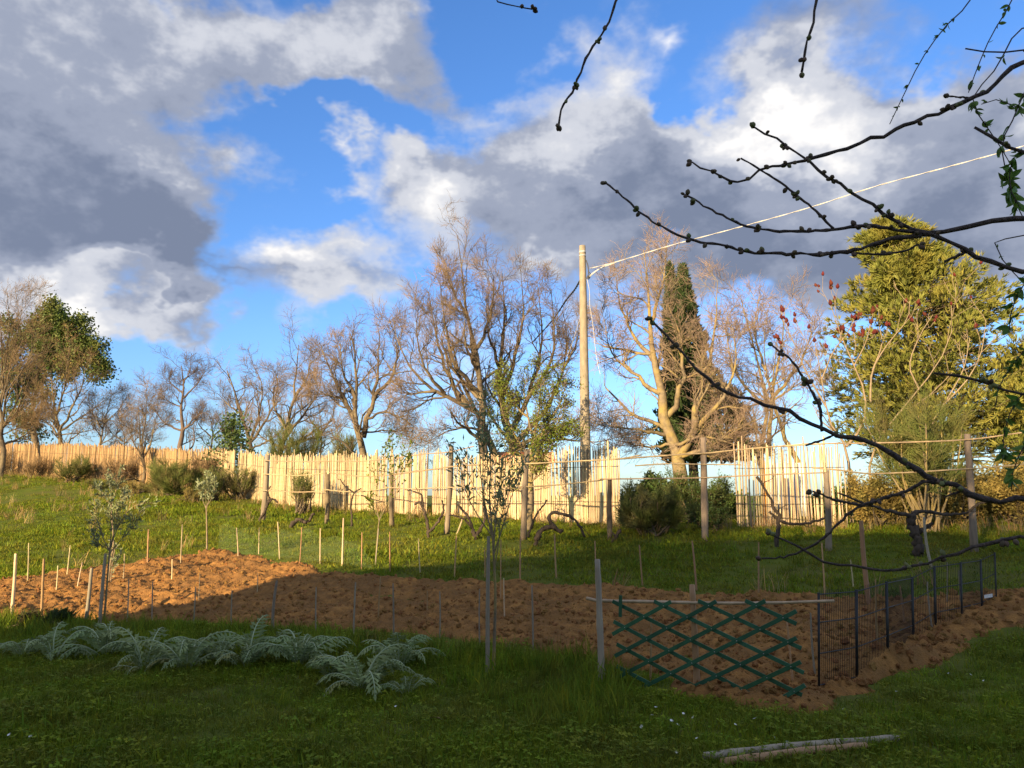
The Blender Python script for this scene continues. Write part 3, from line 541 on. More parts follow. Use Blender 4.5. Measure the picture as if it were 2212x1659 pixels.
# right of the pole
bare_tree('bare_oak', 'bare oak with lichen-yellow limbs wrapped round the dark cypress', 20.8,
    [([(1462, 1000), (1448, 950), (1435, 890), (1425, 850), (1412, 780), (1405, 700), (1400, 620), (1390, 540)], .26, .012), ([(1440, 900), (1465, 860, -.3), (1475, 800, -.5), (1470, 730, -.5), (1440, 650, -.5)], .12, .012), ([(1470, 985, -.2), (1500, 930, -.5), (1505, 870, -.7), (1530, 800, -.7), (1545, 700, -.6), (1550, 610, -.6)], .15, .012), ([(1500, 930, -.5), (1560, 860, -.8), (1590, 780, -.8), (1580, 700, -.8)], .1, .01), ([(1445, 940), (1380, 930, -.3), (1320, 920, -.3), (1290, 900, -.3)], .08, .008), ([(1412, 780), (1370, 730, .3), (1340, 660, .3), (1330, 590, .3)], .09, .01), ([(1425, 850), (1370, 810, .2), (1320, 760, .3), (1305, 690, .3)], .09, .01), ([(1475, 985, -.3), (1540, 960, -.8), (1600, 925, -1), (1650, 900, -1)], .08, .008), ([(1405, 700), (1430, 620, -.3), (1440, 540, -.3)], .08, .01), ([(1460, 960, -.2), (1520, 945, -.9), (1590, 960, -1.1), (1630, 975, -1.2)], .06, .008), ([(1448, 960), (1390, 965, .2), (1330, 950, .3)], .06, .008)],
    tuned(OAK, k=(11, 6, 4, 3), lr=(.28, .52, .58, .62)), 'bark_pale', 'twig_pale', seed=32)
bare_tree('bare_tree', 'pale many-stemmed bare tree with a rounded crown behind the right cane panel', 21.5,
    [([(1645, 985), (1648, 930), (1655, 880), (1640, 800), (1620, 720), (1600, 640)], .11, .012), ([(1660, 985), (1662, 900), (1675, 820), (1690, 740), (1695, 660)], .10, .012), ([(1725, 1000), (1700, 950), (1675, 880), (1655, 800), (1650, 700)], .10, .01), ([(1658, 880), (1605, 830), (1575, 760), (1570, 680)], .07, .01), ([(1668, 860), (1720, 800), (1750, 730), (1755, 680)], .07, .01), ([(1662, 870), (1710, 840), (1760, 800)], .05, .008), ([(1650, 870), (1590, 880), (1560, 860)], .04, .008), ([(1655, 800), (1630, 720, .4), (1640, 640, .5)], .06, .01)],
    tuned(OAK, k=(10, 6, 4, 3), lr=(.32, .52, .58, .62)), 'bark_pale', 'twig_pale', seed=33)
# far filler behind the left fence
for i, (u, v, Yd, h, lab) in enumerate([(455, 985, 48, 120, 'slim bare tree behind the broken fence just right of the dark oak'), (690, 985, 42, 150, 'slender bare tree far behind, between the tangled oak and the V-shaped oak'), (265, 985, 50, 90, 'low bare tree far behind the small forked tree')]):
    bare_tree('bare_tree', lab, Yd, [([(u, v), (u + 4, v - h * .4), (u - 3, v - h * .75)], .12, .02), ([(u + 3, v - h * .3), (u + 30, v - h * .6), (u + 32, v - h * .85)], .07, .01), ([(u + 1, v - h * .35), (u - 28, v - h * .6), (u - 30, v - h * .8)], .07, .01)], tuned(OAK, k=(9, 6, 4, 3), lr=(.45, .5, .5, .5)), 'bark', 'twig', seed=40 + i)

# green hawthorn in front of the fence
t, tips, b = bare_tree('hawthorn', 'small tree with fresh green leaves and lichened trunk leaning on the cane fence', 17.6,
    [([(1142, 1125), (1146, 1060), (1150, 1000), (1152, 960), (1140, 900), (1130, 840)], .10, .015), ([(1150, 1000), (1120, 950), (1090, 900), (1075, 850)], .05, .01), ([(1152, 965), (1180, 920), (1210, 870), (1225, 820)], .05, .01), ([(1150, 960), (1165, 880), (1170, 800)], .05, .008), ([(1150, 985), (1200, 950), (1240, 935)], .03, .006), ([(1146, 1060), (1165, 1000, -.2), (1175, 960, -.2)], .03, .008), ([(1140, 900), (1100, 860), (1085, 810)], .04, .008)],
    tuned(OAK, k=(9, 6, 4, 3), lr=(.30, .42, .5, .5), lmin=(.2, .15, .12, .08)), 'bark_pale', 'twig_dark', seed=34)
leaf_crown(tips[0][::1, -1], .05, .032, 2, 'leaf_haw', t, b, spread=.05, label='fresh yellow-green spring leaves')
# ivy-clad trunk
def ivy(name, label, u0, v0, Y, pts, rad, n, m, ln, cat):
    axis_ = smooth([P(u, v, Y) for u, v in pts], 30); base = ground_at(axis_[0][0], axis_[0][1]); t = thing(name, base, label, cat)
    g = Geo(); g.add(*tubes(np.concatenate([[base], axis_]), np.linspace(.1, .04, 31), 6)); geo_part('trunk', g, 'bark', t, base)
    i = rng.integers(0, 30, n); S = axis_[i] + rng.normal(size=(n, 3)) * rad * (np.interp(i, [0, 12, 29], [.7, 1.2, .5]))[:, None]
    g = Geo(); g.add(*leaves(S, rng.normal(size=S.shape) + [0, 0, -.3], rng.uniform(.6, 1.3, n) * ln, rng.uniform(.6, 1.2, n) * ln * .8)); geo_part('foliage', g, m, t, base); return t
rng = np.random.default_rng(50)
ivy('ivy_clad_tree', 'thick trunk clad in green ivy rising over the cane fence at left', 500, 1080, 30, [(497, 1075), (498, 1000), (500, 950), (508, 905)], .42, 2600, 'leaf_ivy', .12, 'tree')

# ------------------------------------------------------------------ cypress and the big golden conifer
def tufts(S, D, n, ln, wd, spread=.55):
    S = np.repeat(S, n, 0); D = norm(np.repeat(norm(D), n, 0) + rng.normal(size=S.shape) * spread); return leaves(S, D, rng.uniform(.6, 1.3, len(S)) * ln, rng.uniform(.7, 1.3, len(S)) * wd)
def cypress():
    Y = 23.5; base = ground_at(*P(1500, 1000, Y)[:2]); t = thing('cypress_tree', base, 'tall dark green columnar cypress with two pointed tips behind the bare oak', 'tree')
    S = []; D = []
    for (ut, vt, ub, hw, n) in ((1446, 572, 1478, 30, 4200), (1474, 575, 1500, 42, 6000), (1500, 760, 1530, 85, 4400)):
        f = rng.random(n) ** .8; v = vt + (1000 - vt) * f; u0 = ut + (ub - ut) * f
        w = hw * np.clip(f * 2.2, 0, 1) ** .75 * (.75 + .5 * f) * (1 + .25 * np.sin(f * 37) * rng.random(n)); a = rng.random(n) * 2 * np.pi; r = np.sqrt(rng.uniform(.35, 1, n)) * (1 + .25 * (vnoise(a * 3, f * 14, 5) - .5) * 2)
        for q in range(n):
            c = P(u0[q], v[q], Y); rr = w[q] * Y / FPX * r[q]; S.append(c + np.array([math.cos(a[q]) * rr, math.sin(a[q]) * rr, 0])); D.append([math.cos(a[q]) * .45, math.sin(a[q]) * .45, 1])
    g = Geo(); g.add(*tufts(np.array(S), np.array(D), 4, .18, .052, .4)); geo_part('crown', g, 'leaf_cypress', t, base)
    g = Geo(); g.add(*tubes(np.array([base, P(1485, 800, Y), P(1465, 620, Y)]), [.16, .1, .02], 6)); geo_part('trunk', g, 'bark', t, base)
rng = np.random.default_rng(51); cypress()
def conifer(name, label, Y, cu, leaders, prof, seed, n_br, clumps):
    global rng; rng = np.random.default_rng(seed); base = ground_at(*P(cu, 1000, Y)[:2]); t = thing(name, base, label, 'tree')
    gt = Geo(); S = []; D = []
    for pts in leaders: gt.add(*tubes(smooth([base] + [P(u, v, Y) for u, v in pts], 12), np.linspace(.26, .03, 12), 7))
    Br = []; vs_ = [p[0] for p in prof]
    for k in range(n_br):
        v = vs_[0] + (vs_[-1] - vs_[0]) * (k + rng.random()) / n_br; l, c, r = (np.interp(v, vs_, [p[j] for p in prof]) for j in (1, 2, 3))
        a = rng.random() * 2 * math.pi; ca, sa = math.cos(a), math.sin(a); hw = (r - c) if ca > 0 else (c - l); hw_y = (r - l) / 2; rad = 1 / math.sqrt((ca / max(hw, 1)) ** 2 + (sa / max(hw_y, 1)) ** 2) * Y / FPX * rng.uniform(.62, 1.22)
        o = P(c, v, Y); up = rng.uniform(-.05, .25) * rad; q = [o + np.array([ca * rad * s, sa * rad * s, up * s + h * rad]) for s, h in ((0, 0), (.35, .05), (.7, .03), (1, .12))]
        Br.append((smooth(q, 8), .035, .008))
    B0, R0 = resample_set(Br, 8); gt.add(*tubes(B0, R0, 4))
    for lev in range(1):
        C, CR = grow(B0, R0, k=7, t0=.15, t1=1, ang=(30, 75), lr=.40, n=4, trop=.12, jit=.14, rr=.5)
        gt.add(*tubes(C, CR, 3))
    for A, m in ((B0[:, 3:], clumps), (C, clumps)):
        K, n, _ = A.shape; i = rng.integers(0, K, K * m); f = np.sqrt(rng.random(K * m)) * (n - 1.001); j = f.astype(int); w = (f - j)[:, None]
        p = A[i, j] * (1 - w) + A[i, j + 1] * w; tt = norm(A[i, j + 1] - A[i, j]); s = rng.normal(size=p.shape) * np.array([.10, .10, .035]); S.append(p + s); D.append(tt + s * 3 + np.array([0, 0, .35]))
    S = np.concatenate(S); D = np.concatenate(D)
    g = Geo(); g.add(*tufts(S, D, 7, .20, .027, .30)); geo_part('crown', g, 'leaf_conifer', t, base, 'dense golden-green sprays in layered clumps'); geo_part('trunk', gt, 'bark', t, base)
conifer('conifer_tree', 'big golden-green conifer with layered sprays at the right', 22.5, 1995, [[(1990, 900), (1965, 700), (1925, 500)], [(2010, 860), (2060, 700), (2085, 590)]],
    [(488, 1905, 1922, 1940), (520, 1865, 1925, 1975), (570, 1880, 1950, 2025), (625, 1870, 1970, 2075), (680, 1840, 1980, 2140), (740, 1825, 1995, 2170), (800, 1810, 2005, 2200), (850, 1800, 2010, 2225), (905, 1835, 2015, 2240), (960, 1820, 2015, 2250), (1010, 1850, 2015, 2240)], 60, 250, 9)
conifer('conifer_tree', 'shorter golden conifer cut by the right edge, beside the big conifer', 21, 2240, [[(2240, 900), (2235, 740)]], [(735, 2215, 2235, 2250), (800, 2180, 2238, 2300), (880, 2150, 2240, 2330), (1000, 2140, 2240, 2340)], 61, 110, 7)

# ------------------------------------------------------------------ broom bushes and brush
def broom(name, label, u, v, Y, hw, hh, n, m, legs=False, seed=1, cat='shrub', lean=0, leaf=None):
    n = int(n * 1.5); hw *= 1.12; hh *= 1.1
    global rng; rng = np.random.default_rng(seed)
    c = P(u, v, Y); w = hw * Y / FPX; h = hh * Y / FPX; base = ground_at(c[0] + lean, c[1]); t = thing(name, base, label, cat)
    B = 26; a = rng.random(B) * 2 * np.pi; r = np.sqrt(rng.random(B)); end = c + np.stack([np.cos(a) * w * r * (.92 if legs else .75), np.sin(a) * w * r * .75, rng.uniform(-.5, .25, B) * h * (.8 if legs else 1)], 1)
    st_ = np.stack([base + rng.normal(size=3) * [.12, .12, 0] for _ in range(B)]); mid = (st_ + end) / 2 + np.stack([np.cos(a), np.sin(a), a * 0], 1) * w * .12
    P0 = np.stack([smooth([x, y, z], 6) for x, y, z in zip(st_, mid, end)]); R0 = np.tile(np.linspace(.022, .008, 6), (B, 1)) * (1.3 if legs else 1)
    g = Geo(); g.add(*tubes(P0, R0, 4)); geo_part('stem', g, 'bark_pale' if legs else 'bark', t, base)
    C, CR = grow(P0, R0, k=6, t0=.35, t1=1, ang=(15, 50), lr=.35, n=4, trop=.10, jit=.15, rr=.5, rmin=.005)
    E, ER = grow(C, CR, k=max(3, n // (B * 6)), t0=.05, t1=1, ang=(12, 60 if legs else 45), lr=.6 if legs else .85, n=3, trop=.05 if legs else .10, jit=.12, rr=.6, rmin=.0050, lmin=h * .28)
    g = Geo(); g.add(*tubes(C, CR, 3)); g.add(*tubes(E, ER, 3)); geo_part('crown', g, m, t, base)
    if leaf: leaf_crown(E[:, 1:].reshape(-1, 3), leaf[1], leaf[1] * .5, leaf[0], leaf[2], t, base, spread=.05)
    return t
broom('broom_bush', 'large rounded green broom bush on bare legs in front of the golden conifer', 1975, 905, 15.6, 112, 85, 3800, 'broom', True, 70, lean=.1)
broom('broom_bush', 'big dark green broom bush in the gap right of the long cane fence', 1405, 1085, 15.9, 72, 75, 3800, 'broom_dark', False, 71)
broom('broom_bush', 'olive green broom bush right of the small forked tree at left', 378, 1025, 28.5, 68, 62, 3000, 'broom', False, 72)
broom('broom_bush', 'broom bush near the left end of the cane fence', 155, 1003, 35, 52, 38, 1800, 'broom', False, 73)
broom('broom_bush', 'wide broom bush showing over the fence left of the V-shaped oak', 640, 945, 29.5, 62, 38, 2200, 'broom', False, 74)
broom('broom_bush', 'low broom tuft showing over the fence against the V-shaped oak trunk', 742, 957, 28.8, 32, 22, 1200, 'broom', False, 75)
broom('broom_bush', 'sparse green broom in front of the bright fence between the first two trellis posts', 650, 1035, 23.2, 32, 40, 700, 'broom', False, 76)
broom('broom_bush', 'small scrubby broom beside the white-stemmed sapling at left', 462, 1030, 27, 40, 35, 1200, 'broom', False, 77)
broom('brush_clump', 'dry golden brush below the golden conifer, right of the cane panel', 1905, 1060, 16.6, 70, 75, 1900, 'brush', False, 78, leaf=(1, .07, 'brush'))
broom('brush_clump', 'dry golden brush behind the tall grey right post', 2060, 1050, 17, 80, 80, 2200, 'brush', False, 79, leaf=(1, .07, 'brush'))
broom('brush_clump', 'dry golden brush at the right edge of the photo', 2190, 1040, 16.6, 70, 85, 1800, 'brush', False, 80, leaf=(1, .07, 'brush'))
broom('brush_clump', 'low brown scrub at the foot of the tall grey post beside the dark broom', 1530, 1105, 16.3, 42, 32, 900, 'broom_dark', False, 81, leaf=(1, .05, 'leaf_ivy'))
broom('brush_clump', 'dark brown scrub at the foot of the cypress in the fence gap', 1500, 1050, 18.5, 90, 60, 1500, 'broom_dark', False, 82, leaf=(1, .06, 'leaf_ivy'))
broom('brush_clump', 'leafless brown scrub over the left fence below the dark oak', 330, 1000, 37, 40, 30, 900, 'twig_gold', False, 83)
broom('brush_clump', 'brown scrub at the far left below the twiggy tree', 20, 985, 40.5, 50, 40, 1000, 'twig_gold', False, 84)
broom('brush_clump', 'brown thicket standing against the left fence before the spreading tree', 215, 1000, 36.5, 45, 30, 1000, 'twig_gold', False, 85)
broom('brush_clump', 'pale dry scrub on the slope below the left broom bush', 415, 1065, 26.5, 40, 22, 700, 'brush', False, 86)

for i, (u, v, Y, hw, hh, m, lab) in enumerate([(80, 1000, 38.5, 45, 34, 'twig_gold', 'scraggly brown scrub against the fence below the green evergreen'), (262, 1005, 33.5, 36, 40, 'twig_gold', 'rusty brown scrub left of the small forked tree'), (440, 1000, 29.4, 30, 50, 'twig_gold', 'tall brown scrub left of the ivy-clad trunk'), (520, 1030, 27.6, 40, 36, 'broom', 'green scrub at the foot of the ivy-clad trunk'), (300, 1050, 30, 60, 24, 'brush', 'dry yellow undergrowth below the small forked tree'), (230, 1045, 32, 50, 22, 'broom', 'low green undergrowth on the slope at left')]):
    broom('scrub', lab, u, v, Y, hw, hh, 1000, m, False, 890 + i)
for i, (u, v, Y, hw, hh, lab) in enumerate([(1860, 1080, 19.5, 90, 60, 'dense dark thicket behind the right end of the cane panel'), (2010, 1060, 19.8, 100, 80, 'dense thicket under the big golden conifer'), (2160, 1050, 19.5, 100, 85, 'dense thicket under the shorter conifer at the right edge'), (1560, 1085, 21.5, 60, 40, 'low thicket behind the fence gap, right of the cypress'), (1410, 1060, 20.5, 75, 60, 'dark thicket behind the fence gap, left of the cypress'), (1730, 1095, 23, 120, 30, 'low far thicket behind the open cane panel')]):
    broom('thicket', lab, u, v, Y, hw, hh, 900, 'broom_dark', False, 870 + i, leaf=(2, .11, 'brush' if i in (1, 2) else 'leaf_ivy'))

# ------------------------------------------------------------------ staghorn sumacs with red fruit cones
def cone_mesh():
    n = 7; z = np.linspace(0, 1, n); r = np.array([.12, .75, 1, .92, .7, .42, .03]); V, Q = tubes(np.stack([z * 0, z * 0, z], 1), r * .30, 7); V = V + rng.normal(size=V.shape) * .02; return mesh_np('fruit_cone', V, Q, None, 'sumac_fruit')
CONE = cone_mesh()
def sumac(label, Y, spec, lv, seed, every, ncone):
    global rng; rng = np.random.default_rng(seed); limbs = px_limbs(spec, Y); b = limbs[0][0][0]; base = np.array([b[0], b[1], gz1(b[0], b[1]) - .1]); limbs[0] = (np.concatenate([[base], limbs[0][0]]), limbs[0][1], limbs[0][2])
    t = thing('sumac_tree', base, label, 'tree'); P0, R0 = resample_set(limbs, 10); R0 = R0 * .68; g = Geo(); g.add(*tubes(P0, R0, 6)); geo_part('trunk', g, 'sumac_bark', t, base)
    g = Geo(); prev = (P0, R0); tips = [P0[:, -1]]; dirs = [P0[:, -1] - P0[:, -2]]
    for l in lv: prev = grow(prev[0], prev[1], **l); g.add(*tubes(prev[0], prev[1], 4)); tips.append(prev[0][:, -1]); dirs.append(prev[0][:, -1] - prev[0][:, -2])
    cr = geo_part('crown', g, 'sumac_bark', t, base); T = np.concatenate(tips); Dd = norm(np.concatenate(dirs)); hi = T[:, 2] > np.percentile(T[:, 2], 35); T, Dd = T[hi], Dd[hi]; sel = rng.permutation(len(T))[:ncone]
    for i in sel:
        o = part('fruit_cone', CONE, cr); d = Vector(Dd[i] + [0, 0, .7]).normalized(); L_ = rng.uniform(.10, .16); o.location = Vector(T[i] - base); o.rotation_mode = 'QUATERNION'; o.rotation_quaternion = d.to_track_quat('Z', 'Y'); o.scale = (L_ * 1.05, L_ * 1.05, L_)
    return t
SL = [dict(k=4, t0=.45, t1=1, ang=(20, 55), lr=.38, n=5, trop=.16, jit=.16, rr=.65, rtip=.6, rmin=.008), dict(k=3, t0=.4, t1=1, ang=(20, 55), lr=.5, n=4, trop=.18, jit=.18, rr=.7, rtip=.75, rmin=.007)]
sumac('bare sumac with dark red fruit cones leaning left of the golden conifer', 17.6, [([(1832, 985), (1826, 960), (1805, 940), (1785, 880), (1775, 820), (1760, 740)], .07, .012), ([(1828, 965), (1865, 915), (1868, 850), (1845, 790), (1815, 720), (1795, 660)], .05, .012), ([(1785, 880), (1740, 800), (1715, 740), (1690, 690)], .035, .012), ([(1800, 930), (1770, 905), (1760, 880)], .03, .01), ([(1775, 820), (1800, 760), (1830, 720), (1845, 690)], .03, .012), ([(1845, 790), (1870, 740), (1880, 700)], .025, .012)], SL, 90, 1, 62)
sumac('bare sumac with pale arching stems and red cones in front of the golden conifer', 18, [([(1880, 985), (1920, 920), (1985, 840), (2030, 780), (2060, 700), (2055, 660)], .05, .012), ([(1990, 960), (2035, 880), (2090, 820), (2120, 760), (2130, 690)], .045, .012), ([(1880, 870), (1885, 800), (1920, 740), (1960, 690), (1965, 650)], .04, .012), ([(1985, 840), (1965, 790), (1990, 720), (2015, 680)], .03, .012), ([(2035, 880), (2080, 800), (2095, 730)], .03, .012), ([(1885, 800), (1905, 740), (1895, 690)], .03, .012)], SL, 91, 1, 20)

# ------------------------------------------------------------------ canes
def cane_mesh(name, seed, m, k=5, nodes=5, rings=None):
    r = np.random.default_rng(seed); zs = [0.]; rs = [1.]
    for i in range(1, nodes + 1):
        z = (i - .5 + r.uniform(-.15, .15)) / nodes; zs += [z - .006, z, z + .006]; rs += [.97, 1.16, .97]
    zs.append(1.); rs.append(.86); zs = np.array(zs); bend = r.normal(size=2) * .5
    p = np.stack([np.sin(zs * math.pi) * bend[0], np.sin(zs * math.pi) * bend[1], zs], 1); tap = np.linspace(1.08, .85, len(zs))
    p[:, :2] *= .01; V, Q = tubes(p, np.array(rs) * tap * .01, k, cap=True); V[:, :2] *= 100; return mesh_np(name, V, Q, None, m)
CANES = [cane_mesh('cane', 100 + i, 'cane') for i in range(6)]
CANE_G = [cane_mesh('cane_grey', 110 + i, 'cane_grey', 6) for i in range(3)]; CANE_B = [cane_mesh('cane_brown', 120 + i, 'cane_brown', 6) for i in range(3)]; CANE_P = [cane_mesh('cane_pale', 130 + i, 'cane', 6) for i in range(3)]
def along(path, s):
    d = np.concatenate([[0], np.cumsum(np.linalg.norm(np.diff(path, axis=0), axis=1))]); s = np.clip(s, 0, d[-1] - 1e-6)
    i = np.clip(np.searchsorted(d, s, side='right') - 1, 0, len(path) - 2); t = (s - d[i]) / (d[i + 1] - d[i]); return path[i] + (path[i + 1] - path[i]) * t, (path[i + 1] - path[i]) / np.linalg.norm(path[i + 1] - path[i])
def plen(path): return np.linalg.norm(np.diff(path, axis=0), axis=1).sum()
def u_of(x, y): return CX + FPX * x / (y * CP)
def fence(name, label, path, spacing, hfun, seed, gaps=(), max_parts=300, open_=0.):
    global rng; rng = np.random.default_rng(seed); L_ = plen(path); mid = along(path, L_ * .7)[0]; base = ground_at(*mid); t = thing(name, base, label, 'fence')
    s = L_; items = []
    while s > 0:
        p, d = along(path, s); u = u_of(p[0], p[1]); nrm_ = np.array([-d[1], d[0]])
        if not any(a < u < b for a, b in gaps) and rng.random() > open_:
            off = nrm_ * rng.normal() * .012; z = gz1(*p) - .08; h = hfun(u) * (1 + rng.normal() * .035) + (.18 * rng.random() if rng.random() < .07 else 0) + .16 * (vnoise(np.array([s * .8]), np.array([3.3]), seed)[0] - .5) - (.22 * rng.random() if rng.random() < .10 else 0)
            ln = rng.normal() * .03 + .05 * (vnoise(np.array([s * .6]), np.array([9.1]), seed + 1)[0] - .5); a = np.array([p[0] + off[0], p[1] + off[1], z]); b_ = a + np.array([d[0] * ln, d[1] * ln, h + .08])
            items.append((a, b_, rng.uniform(.0125, .021), rng.integers(0, 6)))
        s -= spacing * rng.uniform(.6, 1.35)
    for a, b_, r_, k in items[:max_parts]:
        o = part('cane', CANES[k], t); aim(o, a - base, b_ - base, r_, 1.0, rng.random() * 6)
    if len(items) > max_parts:
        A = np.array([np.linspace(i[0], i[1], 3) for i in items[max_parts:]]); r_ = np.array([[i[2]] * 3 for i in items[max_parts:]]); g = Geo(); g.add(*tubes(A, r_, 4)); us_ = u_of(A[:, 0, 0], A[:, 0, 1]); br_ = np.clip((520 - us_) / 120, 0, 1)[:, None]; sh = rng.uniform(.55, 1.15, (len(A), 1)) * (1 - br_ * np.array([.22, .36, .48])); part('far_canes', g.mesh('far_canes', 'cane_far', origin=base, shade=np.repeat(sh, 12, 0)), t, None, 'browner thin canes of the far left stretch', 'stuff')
    for zz in (.5, 1.3):
        g = Geo(); ss = np.linspace(0, L_, max(6, int(L_ / .8))); pts = np.array([ground_at(*along(path, x)[0], zz * hfun(u_of(*along(path, x)[0])) / 1.75) for x in ss]); nn = np.array([[*(np.array([along(path, x)[1][1], -along(path, x)[1][0]])), 0] for x in ss]); pts = pts + nn * .03
        g.add(*tubes(pts, np.full(len(pts), .006), 4)); geo_part('tie_wire', g, 'wire', t, base)
    return t, base
hmain = lambda u: float(np.interp(u, [-100, 250, 500, 620, 870, 920, 1100, 1200, 1340], [1.66, 1.55, 1.6, 1.64, 1.62, 1.72, 1.6, 1.8, 1.86]))
ft, fb = fence('cane_fence', 'long split-cane fence climbing from the dark broom bush to the left edge', FENCE[:8], .0265, hmain, 200, gaps=((921, 934), (505, 512), (836, 840)))
def fence_stake(t, base, u, Yoff, h, m, w=.035):
    i = np.interp(u, [u_of(*p) for p in FENCE], np.arange(len(FENCE))); k = int(min(i, len(FENCE) - 2)); p = FENCE[k] + (FENCE[k + 1] - FENCE[k]) * (i - k); p = p + np.array([.3, .9]) * Yoff
    g = Geo(); z = gz1(*p); boxg(g, (p[0], p[1], z + h / 2 - .1), (w, .02, h + .1)); geo_part('stake', g, m, t, base, smooth_=False)
for u, h, m, w in ((1103, 1.55, 'amber', .07), (1262, 1.35, 'amber', .06), (1085, 1.5, 'rust', .03), (572, 1.5, 'rust', .05), (958, 1.5, 'rust', .04), (760, 1.4, 'rust', .03)): fence_stake(ft, fb, u, .03, h, m, w)
ft2, fb2 = fence('cane_fence', 'short open panel of upright canes right of the fence gap', FENCE[8:10], .050, lambda u: 1.72, 201)
fence_stake(ft2, fb2, 1652, .05, 1.5, 'amber', .09)
fence_stake(ft2, fb2, 1700, .05, 1.1, 'hut', .04)
# things seen over and through the fence
def block(name, label, cat, u, v0, v1, Y, w, d, m, roof=None):
    c = P(u, v1, Y); top = P(u, v0, Y)[2]; base = ground_at(c[0], c[1]); t = thing(name, base, label, cat); g = Geo(); boxg(g, (c[0], c[1], (base[2] + top) / 2), (w, d, top - base[2])); geo_part('wall', g, m, t, base, smooth_=False)
    if roof:
        g = Geo(); V = []
        for sx in (-1, 1):
            for yy, zz in ((-d / 2 - .15, 0), (0, .28), (d / 2 + .15, 0)): V += [(c[0] + sx * (w / 2 + .12), c[1] + yy, top + .003 + zz), (c[0] + sx * (w / 2 + .12), c[1] + yy, top + .07 + zz)]
        g.add(V, [[0, 6, 8, 2], [2, 8, 10, 4], [1, 3, 9, 7], [3, 5, 11, 9], [0, 1, 7, 6], [4, 10, 11, 5], [0, 2, 3, 1], [2, 4, 5, 3], [6, 7, 9, 8], [8, 9, 11, 10]]); geo_part('roof', g, roof, t, base, smooth_=False)
block('garden_hut', 'low hut with a terracotta roof just showing over the fence behind the hawthorn', 'hut', 1130, 1000, 1090, 24.3, 1.7, 1.2, 'plaster', 'red_tile')
def tarp():
    base = ground_at(*P(1690, 1130, 18.8)[:2]); t = thing('pale_sheeting', base, 'pale plastic sheeting standing behind the open cane panel', 'sheet'); g = Geo(); n = 26; xs_ = np.linspace(P(1652, 1100, 18.8)[0], P(1748, 1100, 18.8)[0], n); V = []
    for i, x in enumerate(xs_):
        w = .06 * math.sin(i * 1.3) + .04 * math.sin(i * 2.9); y = P(1700, 1100, 18.8)[1] + w
        for z in (0, .45, .9, 1.35): V.append((x, y + .03 * math.sin(z * 5 + i), gz1(x, y) + z))
    Q = [[i * 4 + j, i * 4 + 4 + j, i * 4 + 5 + j, i * 4 + 1 + j] for i in range(n - 1) for j in range(3)]; g.add(V, Q); o = geo_part('sheet', g, 'tarp', t, base); md = o.modifiers.new('thick', 'SOLIDIFY'); md.thickness = .004
tarp()

# ------------------------------------------------------------------ vine trellis: posts and tied cane rails
def post_geo(a, b, r0, r1, seed, knots=True):
    r = np.random.default_rng(seed); n = 9; p = smooth([a, (np.asarray(a) + b) / 2 + r.normal(size=3) * [.015, .015, 0], b], n); g = Geo(); V, Q = tubes(p, np.linspace(r0, r1, n) * (1 + r.normal(size=n) * .05), 8, cap=True); g.add(V + r.normal(size=V.shape) * .003, Q); return g
POSTS = [(2089, 938, 2105, 1192, 13, .062, 'wood_post'), (1784, 1016, 1790, 1192, 13.4, .058, 'wood_post'), (1519, 945, 1523, 1167, 14.8, .068, 'wood_post'), (1317, 1033, 1318, 1170, 15.4, .055, 'bark'), (1139, 970, 1131, 1165, 16, .068, 'wood_post'), (975, 963, 964, 1155, 17.5, .066, 'wood_post'), (846, 1021, 847, 1136, 19, .06, 'bark'), (709, 1020, 706, 1130, 20.5, .062, 'bark'), (578, 983, 567, 1128, 21.5, .075, 'wood_post')]
PU = [p[2] for p in POSTS][::-1]; PY = [p[4] for p in POSTS][::-1]
tb = ground_at(*P(1131, 1165, 16)[:2]); TR = thing('vine_trellis', tb, 'long vine trellis of wooden posts with tied horizontal canes in front of the fence', 'trellis')
for i, (u0, v0, u1, v1, Y, r, m) in enumerate(POSTS):
    b_ = P(u1, v1, Y); b_[2] = min(b_[2], gz1(b_[0], b_[1])) - .06; o = geo_part('post', post_geo(b_, P(u0, v0, Y), r, r * .82, 300 + i), m, TR, tb)
for i, (u0, v0, u1, v1) in enumerate([(1313, 952, 1316, 1036), (848, 967, 848, 1024), (710, 974, 709, 1024), (1779, 942, 1783, 1020), (1000, 1118, 985, 1160)]):
    Y = float(np.interp(u1, PU, PY)) - .07; o = part('upright_cane', CANE_P[i % 3], TR); aim(o, P(u1, v1, Y) - tb, P(u0, v0, Y) - tb, .022)
RAILS = [[(569, 995), (640, 997), (711, 996), (787, 996), (848, 990), (914, 981), (972, 976), (1024, 964)], [(568, 1024), (642, 1027), (703, 1022)], [(710, 1021), (782, 1029), (846, 1026)], [(848, 1025), (912, 1017), (978, 1008), (1033, 1004), (1134, 1002)], [(1090, 1004), (1134, 1002), (1250, 996), (1337, 991), (1384, 983)], [(1330, 992), (1482, 981), (1524, 979), (1592, 972), (1751, 958)], [(1690, 964), (1790, 958), (1846, 958), (2085, 950), (2212, 934), (2290, 925)],
         [(563, 1059), (639, 1063), (703, 1061)], [(697, 1057), (750, 1062), (809, 1059), (840, 1053)], [(836, 1053), (901, 1056), (949, 1053), (1004, 1053), (1130, 1053)], [(1117, 1052), (1187, 1049), (1303, 1037)], [(1296, 1035), (1382, 1034), (1523, 1032), (1618, 1027), (1780, 1021)], [(1755, 1010), (1808, 1015), (1884, 1023), (2086, 1013), (2181, 1006), (2290, 997)], [(1372, 1006), (1440, 1002), (1523, 1003), (1600, 1004)]]
